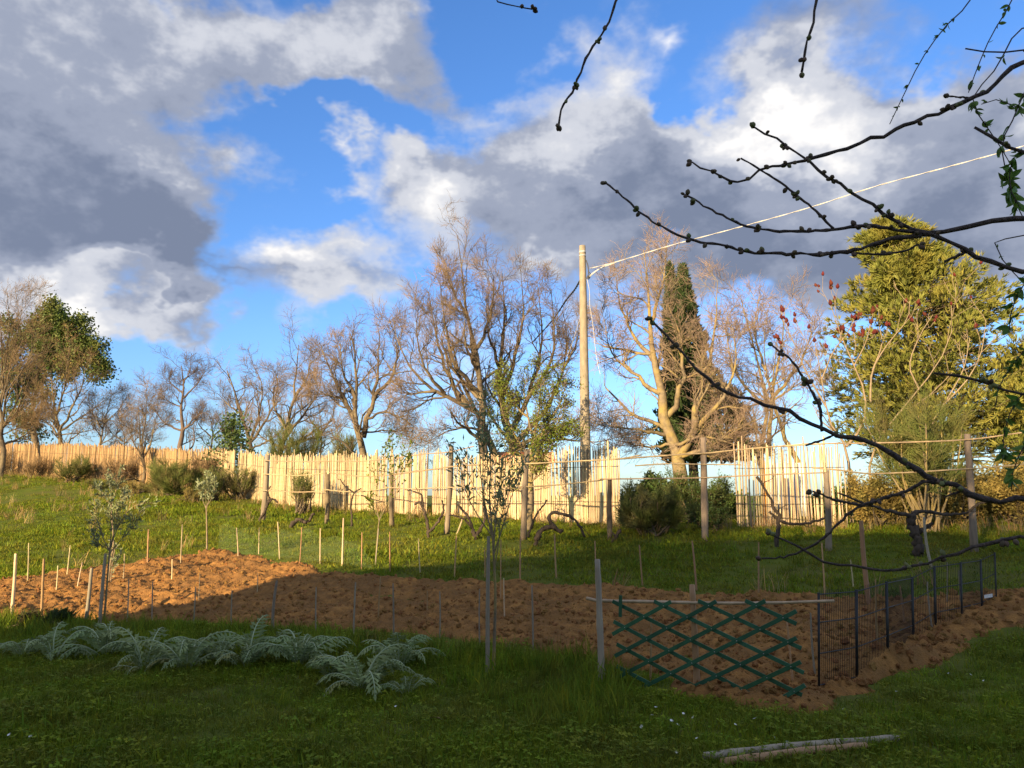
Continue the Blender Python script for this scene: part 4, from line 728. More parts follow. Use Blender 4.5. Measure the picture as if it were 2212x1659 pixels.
def cane_tube(pts, r, seed, cap=True):
    rr = np.random.default_rng(seed); L_ = plen(np.asarray(pts)); n = max(12, int(L_ / .09)); p = smooth(pts, n); p[1:-1] += rr.normal(size=p[1:-1].shape) * r * .05; rad = np.full(n, r) * np.linspace(1.1, .85, n); rad[2::4] *= 1.13; g = Geo(); g.add(*tubes(p, rad, 6, cap=True)); return g
for i, rl in enumerate(RAILS):
    pts = [P(u, v, float(np.interp(u, PU, PY)) - .085) for u, v in rl]; geo_part('rail', cane_tube(pts, .0155 if i in (3, 4, 5, 10) else .0135, 320 + i), 'cane_rail', TR, tb)
# grape vines
def vine(label, Y, strands, seed):
    global rng; rng = np.random.default_rng(seed); f = strands[0][0][0]; b_ = P(f[0], f[1], Y); base = ground_at(b_[0], b_[1], -.03); t = thing('grapevine', base, label, 'vine'); gt = Geo(); ga = Geo(); arms = []
    for i, (pts, r0, r1) in enumerate(strands):
        pp = [P(p[0], p[1], Y + (p[2] if len(p) > 2 else 0)) for p in pts]
        if i == 0: pp = [base] + pp
        n = 22; p = smooth(pp, n); p[1:-1] += rng.normal(size=p[1:-1].shape) * r0 * .22; rad = np.linspace(r0, r1, n) * (1 + rng.normal(size=n) * .14); V, Q = tubes(p, rad, 7, cap=True); (gt if i < 9 else ga).add(V + rng.normal(size=V.shape) * r0 * .10, Q); arms.append((p, rad))
    A = np.stack([smooth(a[0], 10) for a in arms]); Rr = np.stack([np.interp(np.linspace(0, 1, 10), np.linspace(0, 1, len(a[1])), a[1]) for a in arms]); C, CR = grow(A, Rr, k=3, t0=.4, t1=1, ang=(30, 80), lr=.3, n=5, trop=.12, jit=.25, rr=.4, rmin=.005); ga.add(*tubes(C, CR, 4)); C, CR = grow(C, CR, k=2, t0=.3, t1=1, ang=(30, 80), lr=.5, n=4, trop=.1, jit=.25, rr=.6, rmin=.004); ga.add(*tubes(C, CR, 3))
    geo_part('trunk', gt, 'bark_vine', t, base); geo_part('cane_arms', ga, 'bark_vine', t, base)
vine('gnarled old grapevine bent over in two loops beside the trellis post at centre', 15.2, [([(1158, 1172), (1163, 1155), (1175, 1142), (1192, 1138), (1207, 1146), (1213, 1150)], .055, .045), ([(1213, 1150), (1200, 1140), (1188, 1125), (1186, 1112), (1200, 1107), (1222, 1112), (1240, 1122), (1255, 1142), (1264, 1160)], .04, .02), ([(1140, 1160), (1155, 1120), (1170, 1095), (1183, 1080)], .025, .015)], 401)
vine('dark low grapevine arching along the slope near the left trellis posts', 20, [([(630, 1135), (640, 1125), (652, 1124), (666, 1128), (672, 1118), (680, 1111)], .055, .035), ([(660, 1128), (650, 1126)], .04, .035), ([(668, 1100), (672, 1080), (680, 1065)], .02, .012)], 402)
vine('forked grapevine with rising arms between the third and fourth trellis posts', 17, [([(925, 1155), (922, 1130), (915, 1100), (905, 1085), (895, 1090)], .035, .025), ([(925, 1150), (945, 1130), (957, 1105), (955, 1080)], .035, .02), ([(915, 1095), (910, 1070), (895, 1062), (880, 1058)], .025, .014)], 403)
vine('twisted grapevine with several arms behind the central olive sapling', 16.4, [([(1026, 1165), (1020, 1140), (1012, 1120), (990, 1090)], .045, .02), ([(1026, 1160), (1040, 1140), (1048, 1115), (1045, 1090)], .04, .02), ([(1020, 1140), (1000, 1120), (975, 1112)], .03, .015)], 404)
vine('leaning dark grapevine trunk at the foot of the first leftmost trellis post', 21.2, [([(563, 1118), (572, 1105), (578, 1090), (582, 1075)], .05, .03), ([(580, 1085), (590, 1078), (600, 1085)], .03, .02), ([(582, 1075), (578, 1060), (585, 1050)], .025, .015)], 405)
vine('grapevine with a pale trunk and a long arm reaching across the right cane panel', 14, [([(1679, 1198), (1677, 1165), (1683, 1120), (1672, 1095), (1650, 1050), (1635, 1030)], .045, .02), ([(1683, 1125), (1700, 1130), (1730, 1132), (1765, 1125), (1790, 1115)], .03, .018), ([(1683, 1125), (1662, 1105)], .03, .015)], 406)
vine('T-shaped grapevine with thick knotted trunk left of the tall right post', 12.8, [([(1984, 1200), (1982, 1175), (1974, 1150), (1968, 1125), (1970, 1110)], .085, .07), ([(1970, 1115), (1940, 1108), (1905, 1100), (1870, 1088), (1840, 1075), (1810, 1065)], .032, .014), ([(1970, 1112), (1990, 1104), (2040, 1110), (2085, 1108), (2110, 1090), (2140, 1080)], .032, .015), ([(1985, 1150), (2000, 1140), (2015, 1130)], .04, .02)], 407)
vine('short crooked vine stump leaning beside the dark trellis post', 15.2, [([(1322, 1172), (1330, 1162), (1336, 1150)], .035, .03), ([(1336, 1150), (1340, 1146)], .03, .025), ([(1330, 1160), (1322, 1150)], .02, .012)], 408)
vine('thin climbing vine tangled on the lower rail before the bright fence', 19.4, [([(760, 1120), (758, 1090), (765, 1065), (780, 1055)], .025, .015), ([(765, 1065), (745, 1050), (735, 1035)], .02, .012), ([(780, 1070), (810, 1080), (832, 1085)], .018, .01)], 409)

# ------------------------------------------------------------------ concrete pole and its cables
def pole():
    Y = 19.8; b_ = P(1266, 1050, Y); base = ground_at(b_[0], b_[1], -.2); top = P(1258, 531, Y); t = thing('utility_pole', base, 'weathered tapering concrete utility pole rising behind the cane fence', 'pole')
    n = 26; p = smooth([base, top], n); g = Geo(); V, Q = tubes(p, np.linspace(.155, .084, n), 18, cap=True); g.add(V, Q); geo_part('shaft', g, 'concrete', t, base)
    for v, h in ((545, .03), (553, .02)):
        c = P(1258.2, v, Y); g = Geo(); g.add(*tubes(np.array([c - [0, 0, h], c + [0, 0, h]]), [.094, .094], 18, cap=True)); geo_part('band', g, 'metal_band', t, base)
    hk = [P(1266, 562, Y - .03), P(1270, 575, Y - .05), P(1271, 590, Y - .05), P(1268, 600, Y - .03)]; g = Geo(); g.add(*tubes(smooth(hk, 10), np.full(10, .015), 5)); geo_part('hook', g, 'cable_dark', t, base)
    g = Geo()
    for k in range(5): g.add(*tubes(smooth([P(1265, 600 + k, Y - .06), P(1271 + k, 604 - k * 3, Y - .1), P(1276, 595 - k, Y - .08), P(1270, 585, Y - .06)], 8), np.full(8, .008), 4))
    geo_part('insulator', g, 'cable_dark', t, base)
    return Y
YP = pole()
def twisted(name, label, pts, r, m, seed, strands=2, n=120):
    p = smooth(pts, n); t_ = norm(np.gradient(p, axis=0)); s = norm(np.cross(t_, [0, 0, 1.])); w = np.cross(s, t_); g = Geo(); L_ = np.concatenate([[0], np.cumsum(np.linalg.norm(np.diff(p, axis=0), axis=1))])
    for k in range(strands):
        a = (L_ / .9 * 2 * math.pi + k * 2 * math.pi / strands)[:, None]; g.add(*tubes(p + (np.cos(a) * s + np.sin(a) * w) * r * .8, np.full(n, r), 5))
    me = g.mesh(name, m, origin=p[0]); o = part(name, me, None, p[0]); return tag(o, label, 'cable')
def cab(pts, Y0, Y1): return [P(u, v, Y0 + (Y1 - Y0) * i / (len(pts) - 1)) for i, (u, v) in enumerate(pts)]
twisted('service_cable', 'pale twisted cable sweeping from the pole up to the top right', cab([(1274, 580), (1330, 566), (1450, 530), (1600, 490), (1750, 448), (1900, 400), (2050, 360), (2212, 315), (2400, 255)], YP, 13), .0070, 'cable_pale', 1, 2, 260)
twisted('service_cable', 'thin pale cable loop under the main cable at the pole', cab([(1271, 602), (1279, 592), (1300, 578), (1330, 567)], YP - .05, YP - .3), .011, 'cable_pale', 2, 2, 40)
twisted('service_cable', 'dark cable running down left from the pole into the oak', cab([(1254, 605), (1240, 628), (1222, 650), (1195, 690), (1150, 740)], YP, YP + 9), .018, 'cable_dark', 3, 2, 60)
twisted('dangling_wire', 'thin loose wire hanging right of the concrete pole', cab([(1268, 603), (1273, 630), (1275, 665), (1283, 720), (1288, 770), (1297, 808)], YP - .1, YP - .1), .007, 'cable_pale', 4, 1, 40)
twisted('dangling_wire', 'faint thin wire slanting left of the concrete pole', cab([(1252, 690), (1240, 730), (1225, 770)], YP, YP + .4), .005, 'cable_pale', 5, 1, 20)

# ------------------------------------------------------------------ stakes in the plot
ORD = 'first second third fourth fifth sixth seventh eighth ninth tenth eleventh twelfth thirteenth fourteenth fifteenth sixteenth seventeenth eighteenth nineteenth twentieth'.split()
def stake(u0, v0, u1, v1, r, kind, label, group, Y=None):
    if Y is None: b_ = GS(u1, v1)
    else: b_ = P(u1, v1, Y)
    top = P(u0, v0, b_[1]); bt = np.array([b_[0], b_[1], min(b_[2], gz1(b_[0], b_[1])) - .10]); me = {'p': CANE_P, 'g': CANE_G, 'b': CANE_B}[kind][int(u0) % 3]
    o = bpy.data.objects.new('garden_stake', me); link(o); aim(o, bt, top, r, 1.0, u0); return tag(o, label, 'stake', group)
BACK = [(62, 1173, 60, 1254, .011, 'p'), (152, 1178, 144, 1241, .010, 'p'), (269, 1196, 266, 1250, .010, 'p'), (321, 1143, 320, 1216, .017, 'b'), (394, 1133, 391, 1216, .011, 'p'), (511, 1140, 516, 1200, .012, 'p'), (560, 1139, 559, 1197, .009, 'p'), (600, 1127, 605, 1208, .011, 'p'), (652, 1139, 647, 1215, .009, 'b'), (692, 1141, 692, 1219, .012, 'p'), (742, 1119, 739, 1224, .018, 'p'), (782, 1150, 781, 1231, .009, 'b'), (842, 1149, 843, 1238, .011, 'b'), (904, 1163, 909, 1242, .010, 'p'), (986, 1157, 981, 1247, .012, 'b'), (1124, 1160, 1123, 1250, .012, 'b'), (1198, 1153, 1203, 1250, .015, 'b'), (1285, 1168, 1286, 1252, .010, 'b'), (1381, 1177, 1389, 1266, .012, 'b')]
BACK2 = [(1495, 1168, 1505, 1276, .014, 'b'), (1639, 1171, 1638, 1281, .012, 'b'), (1775, 1173, 1782, 1285, .012, 'b'), (1837, 1209, 1844, 1271, .009, 'p')]
for i, s in enumerate(BACK): stake(*s, 'cane stake along the far edge of the tilled plot, %s from the left' % ORD[i], 'cane stakes along the far edge of the plot')
for i, s in enumerate(BACK2): stake(*s, 'brown cane stake behind the green lattice at the far soil edge, %s from the left' % ORD[i], 'cane stakes along the far edge of the plot')
MIDS = [(125, 1222, 121, 1274, .010, 'p', 'short thin stake in the lit soil right of the leftmost brown pole'), (178, 1215, 166, 1265, .010, 'p', 'short pale stake leaning right in the lit soil at left'), (372, 1208, 371, 1251, .010, 'p', 'short pale stake alone in the middle of the lit soil'), (557, 1237, 556, 1279, .007, 'p', 'thin short stake at the edge of light on the soil'), (432, 1238, 430, 1298, .006, 'p', 'very thin stake in the lit soil right of centre left'), (822, 1246, 817, 1335, .009, 'b', 'brown cane stake in shaded soil near the fruit sapling foot'), (923, 1276, 923, 1318, .008, 'b', 'short reddish stake in shaded soil left of the central olive'), (1047, 1184, 1047, 1249, .011, 'b', 'stake just behind the central olive post at the far soil edge'), (1088, 1249, 1091, 1331, .008, 'p', 'thin pale stake in shaded soil right of the central olive'), (1082, 1165, 1081, 1292, .009, 'b', 'slender brown cane standing close behind the central olive')]
for s in MIDS: stake(*s, 'stakes standing inside the plot')
NEAR = [(278, 1251, 274, 1345, .009, 'g'), (330, 1256, 329, 1352, .008, 'g'), (423, 1267, 418, 1350, .009, 'g'), (501, 1276, 499, 1364, .009, 'g'), (598, 1254, 590, 1362, .018, 'g'), (683, 1268, 684, 1370, .009, 'g'), (768, 1258, 763, 1376, .012, 'g'), (849, 1260, 851, 1380, .010, 'g'), (950, 1277, 949, 1382, .009, 'g'), (1036, 1272, 1037, 1400, .009, 'g'), (1149, 1264, 1152, 1408, .011, 'g')]
for i, s in enumerate(NEAR): stake(*s, 'grey cane stake along the near grassy edge of the plot, %s from the left' % ORD[i], 'grey cane stakes along the near edge')
stake(34, 1196, 23, 1338, .024, 'p', 'thick pale cane post at the far left edge of the plot', None)
stake(95, 1207, 90, 1345, .021, 'b', 'thick brown cane post second from the left edge', None)
stake(198, 1227, 184, 1346, .026, 'g', 'thick grey cane post leaning right, left of the left olive', None)
stake(1860, 1125, 1879, 1300, .032, 'b', 'thick tall brown bamboo post leaning left behind the wire panels', None)
stake(1996, 1117, 2014, 1215, .022, 'g', 'dark old post leaning left beside the T-shaped grapevine', None, 12.0)
INPEN = [(1891, 1252, 1895, 1390, .011, 'b'), (1944, 1265, 1955, 1345, .010, 'b'), (2003, 1257, 2016, 1352, .010, 'g'), (2046, 1215, 2044, 1300, .008, 'g'), (2071, 1232, 2081, 1318, .009, 'g'), (1751, 1324, 1763, 1456, .010, 'g'), (1700, 1342, 1713, 1467, .010, 'b'), (1407, 1332, 1404, 1471, .010, 'b')]
LPEN = ['thin stake behind the second wire panel', 'thin leaning stake behind the third wire panel', 'pale leaning stake behind the fourth wire panel', 'thin upright stake deep inside the wire pen', 'pale stake near the far end of the wire panels', 'thin grey stake between the green lattice and the wire panels', 'thin brown stake seen through the right end of the green lattice', 'thin brown stake seen through the left end of the green lattice']
for s, l in zip(INPEN, LPEN): stake(*s, l, None)

# garden net hung along the far row of stakes
def net():
    us = np.linspace(468, 800, 40); V = []; base = G(640, 1214); rr = np.random.default_rng(9); gp = [G(u, float(np.interp(u, [468, 516, 605, 740, 800], [1192, 1197, 1205, 1222, 1232]))) for u in us]
    for i, p in enumerate(gp):
        hh = .50 + .05 * math.sin(i * .9) + .04 * math.sin(i * .37); hh *= min(1, .35 + (39 - i) * .1)
        for j in range(4): V.append((p[0], p[1] + .06 + .05 * math.sin(i * .7 + j), p[2] + .02 + hh * j / 3))
    Q = [[i * 4 + j, i * 4 + 4 + j, i * 4 + 5 + j, i * 4 + 1 + j] for i in range(39) for j in range(3)]; me = mesh_np('garden_net', np.array(V) - base, Q, None, 'net'); uv = me.uv_layers.new(name='UV')
    d = np.concatenate([[0], np.cumsum([np.linalg.norm(a - b) for a, b in zip(gp[1:], gp[:-1])])])
    for lp in me.loops: i, j = divmod(lp.vertex_index, 4); uv.data[lp.index].uv = (d[i] * 45, j * .17 * 45)
    o = part('garden_net', me, None, base); tag(o, 'pale green fine netting hung on the far stakes of the lit plot', 'net')
net()

# ------------------------------------------------------------------ green expanding lattice with its posts and rail
LA = GS(1330, 1476); LB = GS(1742, 1512)
def on_lat(u, v, off=0):
    d = ray(u, v); nrm_ = np.array([-(LB - LA)[1], (LB - LA)[0], 0]); nrm_ /= np.linalg.norm(nrm_); o = np.array([0, 0, EYE]); a = LA + nrm_ * off; t = ((a - o) @ nrm_) / (d @ nrm_); return o + d * t
def zl(x, y): return 1261.8 + x / 3.7805, 1152 + y / 3.7805
def lattice():
    base = (LA + LB) / 2; t = thing('lattice_panel', base, 'green expanding wooden lattice panel standing at the soil edge', 'trellis'); ex = LB - LA; ex[2] = 0; ex /= np.linalg.norm(ex); nn = np.array([-ex[1], ex[0], 0])
    fr = [((230, 825), (710, 558)), ((250, 1003), (1080, 555)), ((258, 1185), (1480, 552)), ((455, 1270), (1735, 635)), ((805, 1295), (1735, 855)), ((1195, 1318), (1770, 1050)), ((1625, 1340), (1805, 1240))]
    bk = [((232, 555), (1780, 1322)), ((570, 555), (1795, 1140)), ((930, 550), (1775, 940)), ((1315, 550), (1735, 740)), ((240, 720), (1380, 1325)), ((265, 905), (975, 1290)), ((265, 1085), (530, 1225))]
    def slat(a, b_, off, w=.034):
        A = on_lat(*zl(*a), off); B = on_lat(*zl(*b_), off); d = B - A; L_ = np.linalg.norm(d); d /= L_; up = np.cross(d, nn); g = Geo(); boxg(g, (A + B) / 2, (L_, .009, w), np.array([d, nn, up])); o = geo_part('slat', g, 'lattice', t, base, smooth_=False); bv = o.modifiers.new('edge', 'BEVEL'); bv.width = .0015; bv.segments = 1
    for a, b_ in fr: slat(a, b_, -.011)
    for a, b_ in bk: slat(a, b_, 0)
    slat((298, 505), (295, 684), -.022, .032)
    # rivets where the slats cross
    for (p1, p2) in fr:
        for (q1, q2) in bk:
            A = np.array([[p2[0] - p1[0], q1[0] - q2[0]], [p2[1] - p1[1], q1[1] - q2[1]]]); s = np.linalg.solve(A, np.array([q1[0] - p1[0], q1[1] - p1[1]]))
            if 0 < s[0] < 1 and 0 < s[1] < 1:
                c = on_lat(*zl(p1[0] + s[0] * (p2[0] - p1[0]), p1[1] + s[0] * (p2[1] - p1[1])), -.017); g = Geo(); g.add(*tubes(np.array([c, c - nn * .003]), [.004, .004], 6, cap=True)); geo_part('rivet', g, 'metal_band', t, base)
lattice()
def big_cane(label, a, b_, r, m, seed, cat='post', name='bamboo_post'):
    g = cane_tube([a, (np.asarray(a) + b_) / 2, b_], r, seed); base = np.asarray(a); o = part(name, g.mesh(name, m, origin=base), None, base); return tag(o, label, cat)
b_ = GS(1301, 1475); big_cane('thick grey bamboo post left of the green lattice', b_ - [0, 0, .1], P(1290.4, 1208, b_[1]), .029, 'cane_grey', 450)
b_ = on_lat(1506.5, 1478, .06); b_[2] = gz1(b_[0], b_[1]); big_cane('thick brown bamboo post behind the middle of the green lattice', b_ - [0, 0, .1], P(1495, 1263, b_[1]), .027, 'cane_brown', 451)
rail = [on_lat(u, v, .035) for u, v in ((1267, 1292), (1288, 1297), (1399, 1299.6), (1500, 1302), (1606, 1303), (1685, 1302), (1802, 1298))]
g = cane_tube(rail, .014, 452); o = part('bamboo_rail', g.mesh('bamboo_rail', 'cane', origin=rail[0]), None, rail[0]); tag(o, 'pale horizontal bamboo cane tied along the top of the green lattice', 'cane')
for i, (ua, va, ub, vb, r, m, lab) in enumerate([(1523, 1650, 1940, 1609, .025, 'cane_grey', 'longer grey bamboo pole lying in the grass at lower right'), (1560, 1662, 1872, 1626, .025, 'cane_brown', 'shorter orange-brown bamboo pole lying in front of the longer one')]):
    a = G(ua, va, .035); c = G(ub, vb, .04); g = cane_tube([a, (a + c) / 2 + [0, 0, .01], c], r, 460 + i); g2 = g; o = part('bamboo_pole', g2.mesh('bamboo_pole', m, origin=a), None, a); tag(o, lab, 'pole')

# ------------------------------------------------------------------ black wire panels
WP = [(1767, 1487, 1280), (1850, 1460, 1274), (1915, 1397, 1256), (1970, 1370, 1246), (2018, 1347, 1222), (2075, 1326, 1214), (2118, 1309, 1208), (2149, 1291, 1193)]
def wire_pen():
    G0 = [GS(u, v) for u, v, _ in WP]; base = G0[0]; t = thing('wire_panel_fence', base, 'zigzag run of low black wire panels beside the tilled soil', 'fence')
    Gs = []
    for (u, v, vt), g0 in zip(WP, G0): top = P(u, vt, g0[1]); Gs.append((np.array([g0[0], g0[1], top[2] - .80]), top))
    for i in range(len(Gs) - 1):
        (a0, a1), (b0, b1) = Gs[i], Gs[i + 1]; g = Geo(); e = b0 - a0
        for f in (0, 1): p = (a0, a1) if f == 0 else (b0, b1); g.add(*tubes(np.array([p[0] + e * (.012 if f == 0 else -.012) - [0, 0, .1], p[1] + e * (.012 if f == 0 else -.012)]), [.010, .010], 5, cap=True))
        for h in (0.02, .35, .68, .98): g.add(*tubes(np.array([a0 + (a1 - a0) * h, b0 + (b1 - b0) * h]), [.0055, .0055], 4))
        pn = geo_part('panel_frame', g, 'black_wire', t, base); L_ = np.linalg.norm(e[:2]); n = max(6, int(L_ / .032)); W = []
        for k in range(1, n):
            s = k / n; lo = a0 + e * s; hi = a1 + (b1 - a1) * s; W.append([lo - [0, 0, .03], hi + [0, 0, .02]])
        W = np.array(W); g = Geo(); g.add(*tubes(W, np.full(W.shape[:2], .0026), 4)); geo_part('wire_grid', g, 'black_wire', pn, np.zeros(3) + base)
        pn.children[0].location = (0, 0, 0)
    for u, v in ((2140, 1288),):
        a = P(2126, 1289, Gs[-1][0][1] - .12); c = P(2144, 1286, Gs[-1][0][1] - .12); g = Geo(); d = (c - a) / np.linalg.norm(c - a); boxg(g, (a + c) / 2, (np.linalg.norm(c - a), .003, .04), np.array([d, np.cross([0, 0, 1], d), [0, 0, 1]])); o = part('plant_label', g.mesh('plant_label', 'tag_white', False, origin=a), None, a); tag(o, 'small white plastic tag at the far end of the wire panels', 'tag')
wire_pen()
# ------------------------------------------------------------------ olive saplings and the fruit sapling
def olive_leaf():
    V = np.array([[0, 0, 0], [.10, .012, .25], [.13, .03, .55], [0, .05, 1], [-.13, .03, .55], [-.10, .012, .25], [0, -.01, .3], [0, .01, .6]]); V[:, 0] *= 1.25; return mesh_np('leaf', V, [[0, 1, 2, 7], [0, 7, 4, 5]], [[2, 3, 7], [7, 3, 4]], 'olive_leaf')
OL = olive_leaf(); OLP = OL.copy(); OLP.materials.clear(); OLP.materials.append(MATS['olive_pale'])
def sapling(name, label, Y, stems, nleaf, lsize, seed, leafmesh, bark, stakes=(), lv=None, joined=None, cat='tree', extra=0):
    global rng; rng = np.random.default_rng(seed); f = stems[0][0][0]; b_ = P(f[0], f[1], Y); base = ground_at(b_[0], b_[1], -.03); t = thing(name, base, label, cat); limbs = px_limbs(stems, Y); limbs[0] = (np.concatenate([[base], limbs[0][0]]), limbs[0][1], limbs[0][2])
    P0, R0 = resample_set(limbs, 12); g = Geo(); g.add(*tubes(P0, R0, 6)); tr = geo_part('trunk', g, bark, t, base)
    for (u0, v0, u1, v1, r, m) in stakes:
        o = part('support_stake', {'p': CANE_P, 'g': CANE_G, 'b': CANE_B}[m][0], t); a = P(u1, v1, Y - .04); aim(o, a - base - [0, 0, .08], P(u0, v0, Y - .04) - base, r)
    lv = lv or [dict(k=6, t0=.3, t1=1, ang=(18, 50), lr=.42, n=5, trop=.14, jit=.12, rr=.5, rmin=.003), dict(k=3, t0=.2, t1=1, ang=(20, 50), lr=.5, n=4, trop=.1, jit=.12, rr=.6, rmin=.0022)]
    prev = (P0[1:], R0[1:]) if len(P0) > 1 else (P0, R0); A = [prev]; g = Geo()
    for l in lv: prev = grow(prev[0], prev[1], **l); g.add(*tubes(prev[0], prev[1], 4)); A.append(prev)
    cr = geo_part('crown', g, bark, t, base); S = []; D = []
    for k, (C, _) in enumerate(A):
        K, n, _ = C.shape; m = max(2, int(nleaf * (.2, .35, .45)[min(k, 2)] / K) + 1); i = np.repeat(np.arange(K), m); fr = rng.uniform(.3 if k == 0 else .1, 1, len(i)) * (n - 1.001); j = fr.astype(int); w = (fr - j)[:, None]; S.append(C[i, j] * (1 - w) + C[i, j + 1] * w); T = norm(C[i, j + 1] - C[i, j]); D.append(norm(T + rng.normal(size=T.shape) * .6 + [0, 0, .15]))
    S = np.concatenate(S); D = np.concatenate(D); pm = rng.permutation(len(S)); pick = pm[:nleaf]
    if joined: g = Geo(); g.add(*leaves(S[pick], D[pick], rng.uniform(.7, 1.2, len(pick)) * lsize, rng.uniform(.7, 1.2, len(pick)) * lsize * joined[1])); geo_part('foliage', g, joined[0], t, base); return t
    if extra:
        i2 = rng.integers(0, len(S), extra); S2 = S[i2] + rng.normal(size=(extra, 3)) * .035; g = Geo(); g.add(*leaves(S2, norm(D[i2] + rng.normal(size=(extra, 3)) * .35), rng.uniform(.6, 1.1, extra) * lsize, rng.uniform(.7, 1.1, extra) * lsize * .27)); geo_part('foliage', g, 'olive_leaf', t, base, 'the many smaller leaves among the large ones', 'stuff')
    for i in pick:
        o = part('leaf', leafmesh, cr); o.location = Vector(S[i] - base); o.rotation_mode = 'QUATERNION'; o.rotation_quaternion = Vector(D[i]).to_track_quat('Z', 'Y') @ Euler((0, 0, rng.random() * 6.3)).to_quaternion(); s = lsize * rng.uniform(.75, 1.2); o.scale = (s * .9, s, s)
    return t
sapling('olive_sapling', 'young olive tree tied to a grey bamboo post at the centre of the photo', 7.55,
    [([(1066, 1465), (1068, 1380), (1070, 1280), (1066, 1190), (1064, 1150)], .018, .010), ([(1066, 1190), (1070, 1130), (1078, 1060), (1085, 1000), (1098, 960)], .009, .003), ([(1065, 1170), (1050, 1100), (1040, 1040), (1035, 960), (1030, 900)], .009, .003), ([(1064, 1150), (1058, 1080), (1060, 1010), (1058, 930), (1062, 890)], .008, .003), ([(1066, 1200), (1085, 1140), (1100, 1090), (1115, 1040), (1125, 1010)], .008, .003), ([(1064, 1160), (1030, 1110), (1010, 1070), (998, 1020), (990, 985)], .007, .003), ([(1067, 1230), (1075, 1190), (1082, 1120), (1100, 1060)], .006, .003), ([(1064, 1150), (1045, 1090), (1048, 1000), (1040, 930)], .007, .003)],
    300, .068, 501, OL, 'bark_pale', [(1055.5, 1158, 1054, 1468, .021, 'g')], extra=700)
sapling('olive_sapling', 'young olive tree tied to a leaning grey post at left', 10.5,
    [([(222, 1368), (230, 1280), (236, 1200), (238, 1180)], .017, .010), ([(237, 1190), (222, 1160), (212, 1130), (202, 1100)], .008, .003), ([(238, 1185), (250, 1150), (265, 1120), (285, 1095), (315, 1085)], .008, .003), ([(238, 1180), (240, 1140), (238, 1110), (232, 1080)], .008, .003), ([(237, 1195), (262, 1165), (282, 1145), (300, 1110)], .008, .003), ([(238, 1190), (210, 1170), (200, 1155)], .006, .003), ([(238, 1180), (252, 1130), (256, 1095)], .007, .003)],
    300, .072, 502, OL, 'bark_pale', [(228, 1196, 214, 1370, .023, 'g')], extra=450)
sapling('olive_sapling', 'pale sunlit olive sapling with white stems behind the left olive', 13.4,
    [([(234, 1276), (238, 1220), (245, 1180), (242, 1120), (240, 1085)], .016, .010), ([(239, 1272), (242, 1220), (250, 1180)], .010, .007), ([(241, 1095), (225, 1070), (212, 1050)], .008, .003), ([(241, 1090), (250, 1060), (255, 1025)], .008, .003), ([(241, 1100), (262, 1080), (270, 1060)], .007, .003), ([(241, 1085), (238, 1055), (232, 1030)], .007, .003)],
    700, .075, 503, OLP, 'sumac_bark', [], None, ('olive_pale', .3))
sapling('olive_sapling', 'slim sapling with a white stem at the top corner of the tilled plot', 16.4,
    [([(447, 1209), (447, 1160), (446, 1104), (445, 1092)], .022, .014), ([(446, 1100), (436, 1075), (430, 1050)], .008, .003), ([(446, 1100), (452, 1070), (450, 1040)], .008, .003), ([(446, 1095), (460, 1070), (465, 1045)], .007, .003), ([(446, 1095), (444, 1060), (448, 1030)], .007, .003)],
    600, .085, 504, OLP, 'sumac_bark', [], None, ('olive_pale', .3))
sapling('fruit_sapling', 'slender fruit sapling with tufts of green leaves before the bright fence', 14.3,
    [([(809, 1245), (813, 1190), (817, 1140), (820, 1120)], .013, .010), ([(819, 1125), (812, 1080), (815, 1040), (822, 1000), (826, 965)], .008, .003), ([(819, 1125), (840, 1080), (850, 1040), (865, 1000), (880, 975)], .008, .003), ([(819, 1120), (805, 1095), (800, 1075)], .006, .003), ([(820, 1120), (838, 1050), (842, 1000), (850, 960)], .006, .003), ([(850, 1040), (870, 1020), (885, 985)], .005, .003)],
    520, .06, 505, OL, 'bark_pale', [(818, 1142, 808.5, 1246, .010, 'g')], None, ('leaf_haw', .6))

# ------------------------------------------------------------------ cherry tree reaching in from the right: dark twigs with swelling buds
def ellipsoid(name, m, seed, k=6):
    r = np.random.default_rng(seed); z = np.array([0, .12, .4, .7, .92, 1]); rad = np.array([.14, .36, .5, .42, .2, .02]); V, Q = tubes(np.stack([z * 0, z * 0, z], 1), rad, k); return mesh_np(name, V + r.normal(size=V.shape) * .015, Q, None, m)
BUDS = [ellipsoid('bud', 'bud', 600), ellipsoid('bud', 'bud', 601), ellipsoid('bud', 'bud_green', 602)]
def YB(u): return 2.1 + (2212 - u) * .00035
def leaf_shape(name, m, w=.42):
    V = []; n = 6
    for i in range(n + 1):
        s = i / n; h = w * .5 * math.sin(math.pi * s ** .85) ** .9 if 0 < i < n else 0; V += [(-h, h * .45 - .25 * s * s, s), (0, -.25 * s * s, s), (h, h * .45 - .25 * s * s, s)]
    return mesh_np(name, np.array(V), [[i * 3 + j, i * 3 + j + 1, i * 3 + j + 4, i * 3 + j + 3] for i in range(n) for j in (0, 1)], None, m)
LEAF = leaf_shape('leaf', 'leaf_fresh')
CB = np.array([2.9, 2.0, gz1(2.9, 2.0) - .1]); CH = thing('cherry_tree', CB, 'cherry tree whose dark budding branches reach in from the right and top', 'tree')
_tr = smooth([CB, CB + [.05, .05, .9], CB + [-.05, 0, 1.7], CB + [.05, .1, 2.6], CB + [0, .1, 3.6]], 14); g = Geo(); g.add(*tubes(_tr, np.linspace(.12, .05, 14), 9)); geo_part('trunk', g, 'bark_cherry', CH, CB)
_ov = smooth([CB + [0, .1, 3.4], [2.2, 2.2, 3.75], [1.2, 2.35, 3.85], [.2, 2.45, 3.85], [-.3, 2.5, 3.8]], 14); g = Geo(); g.add(*tubes(_ov, np.linspace(.045, .012, 14), 7)); geo_part('limb', g, 'bark_cherry', CH, CB)
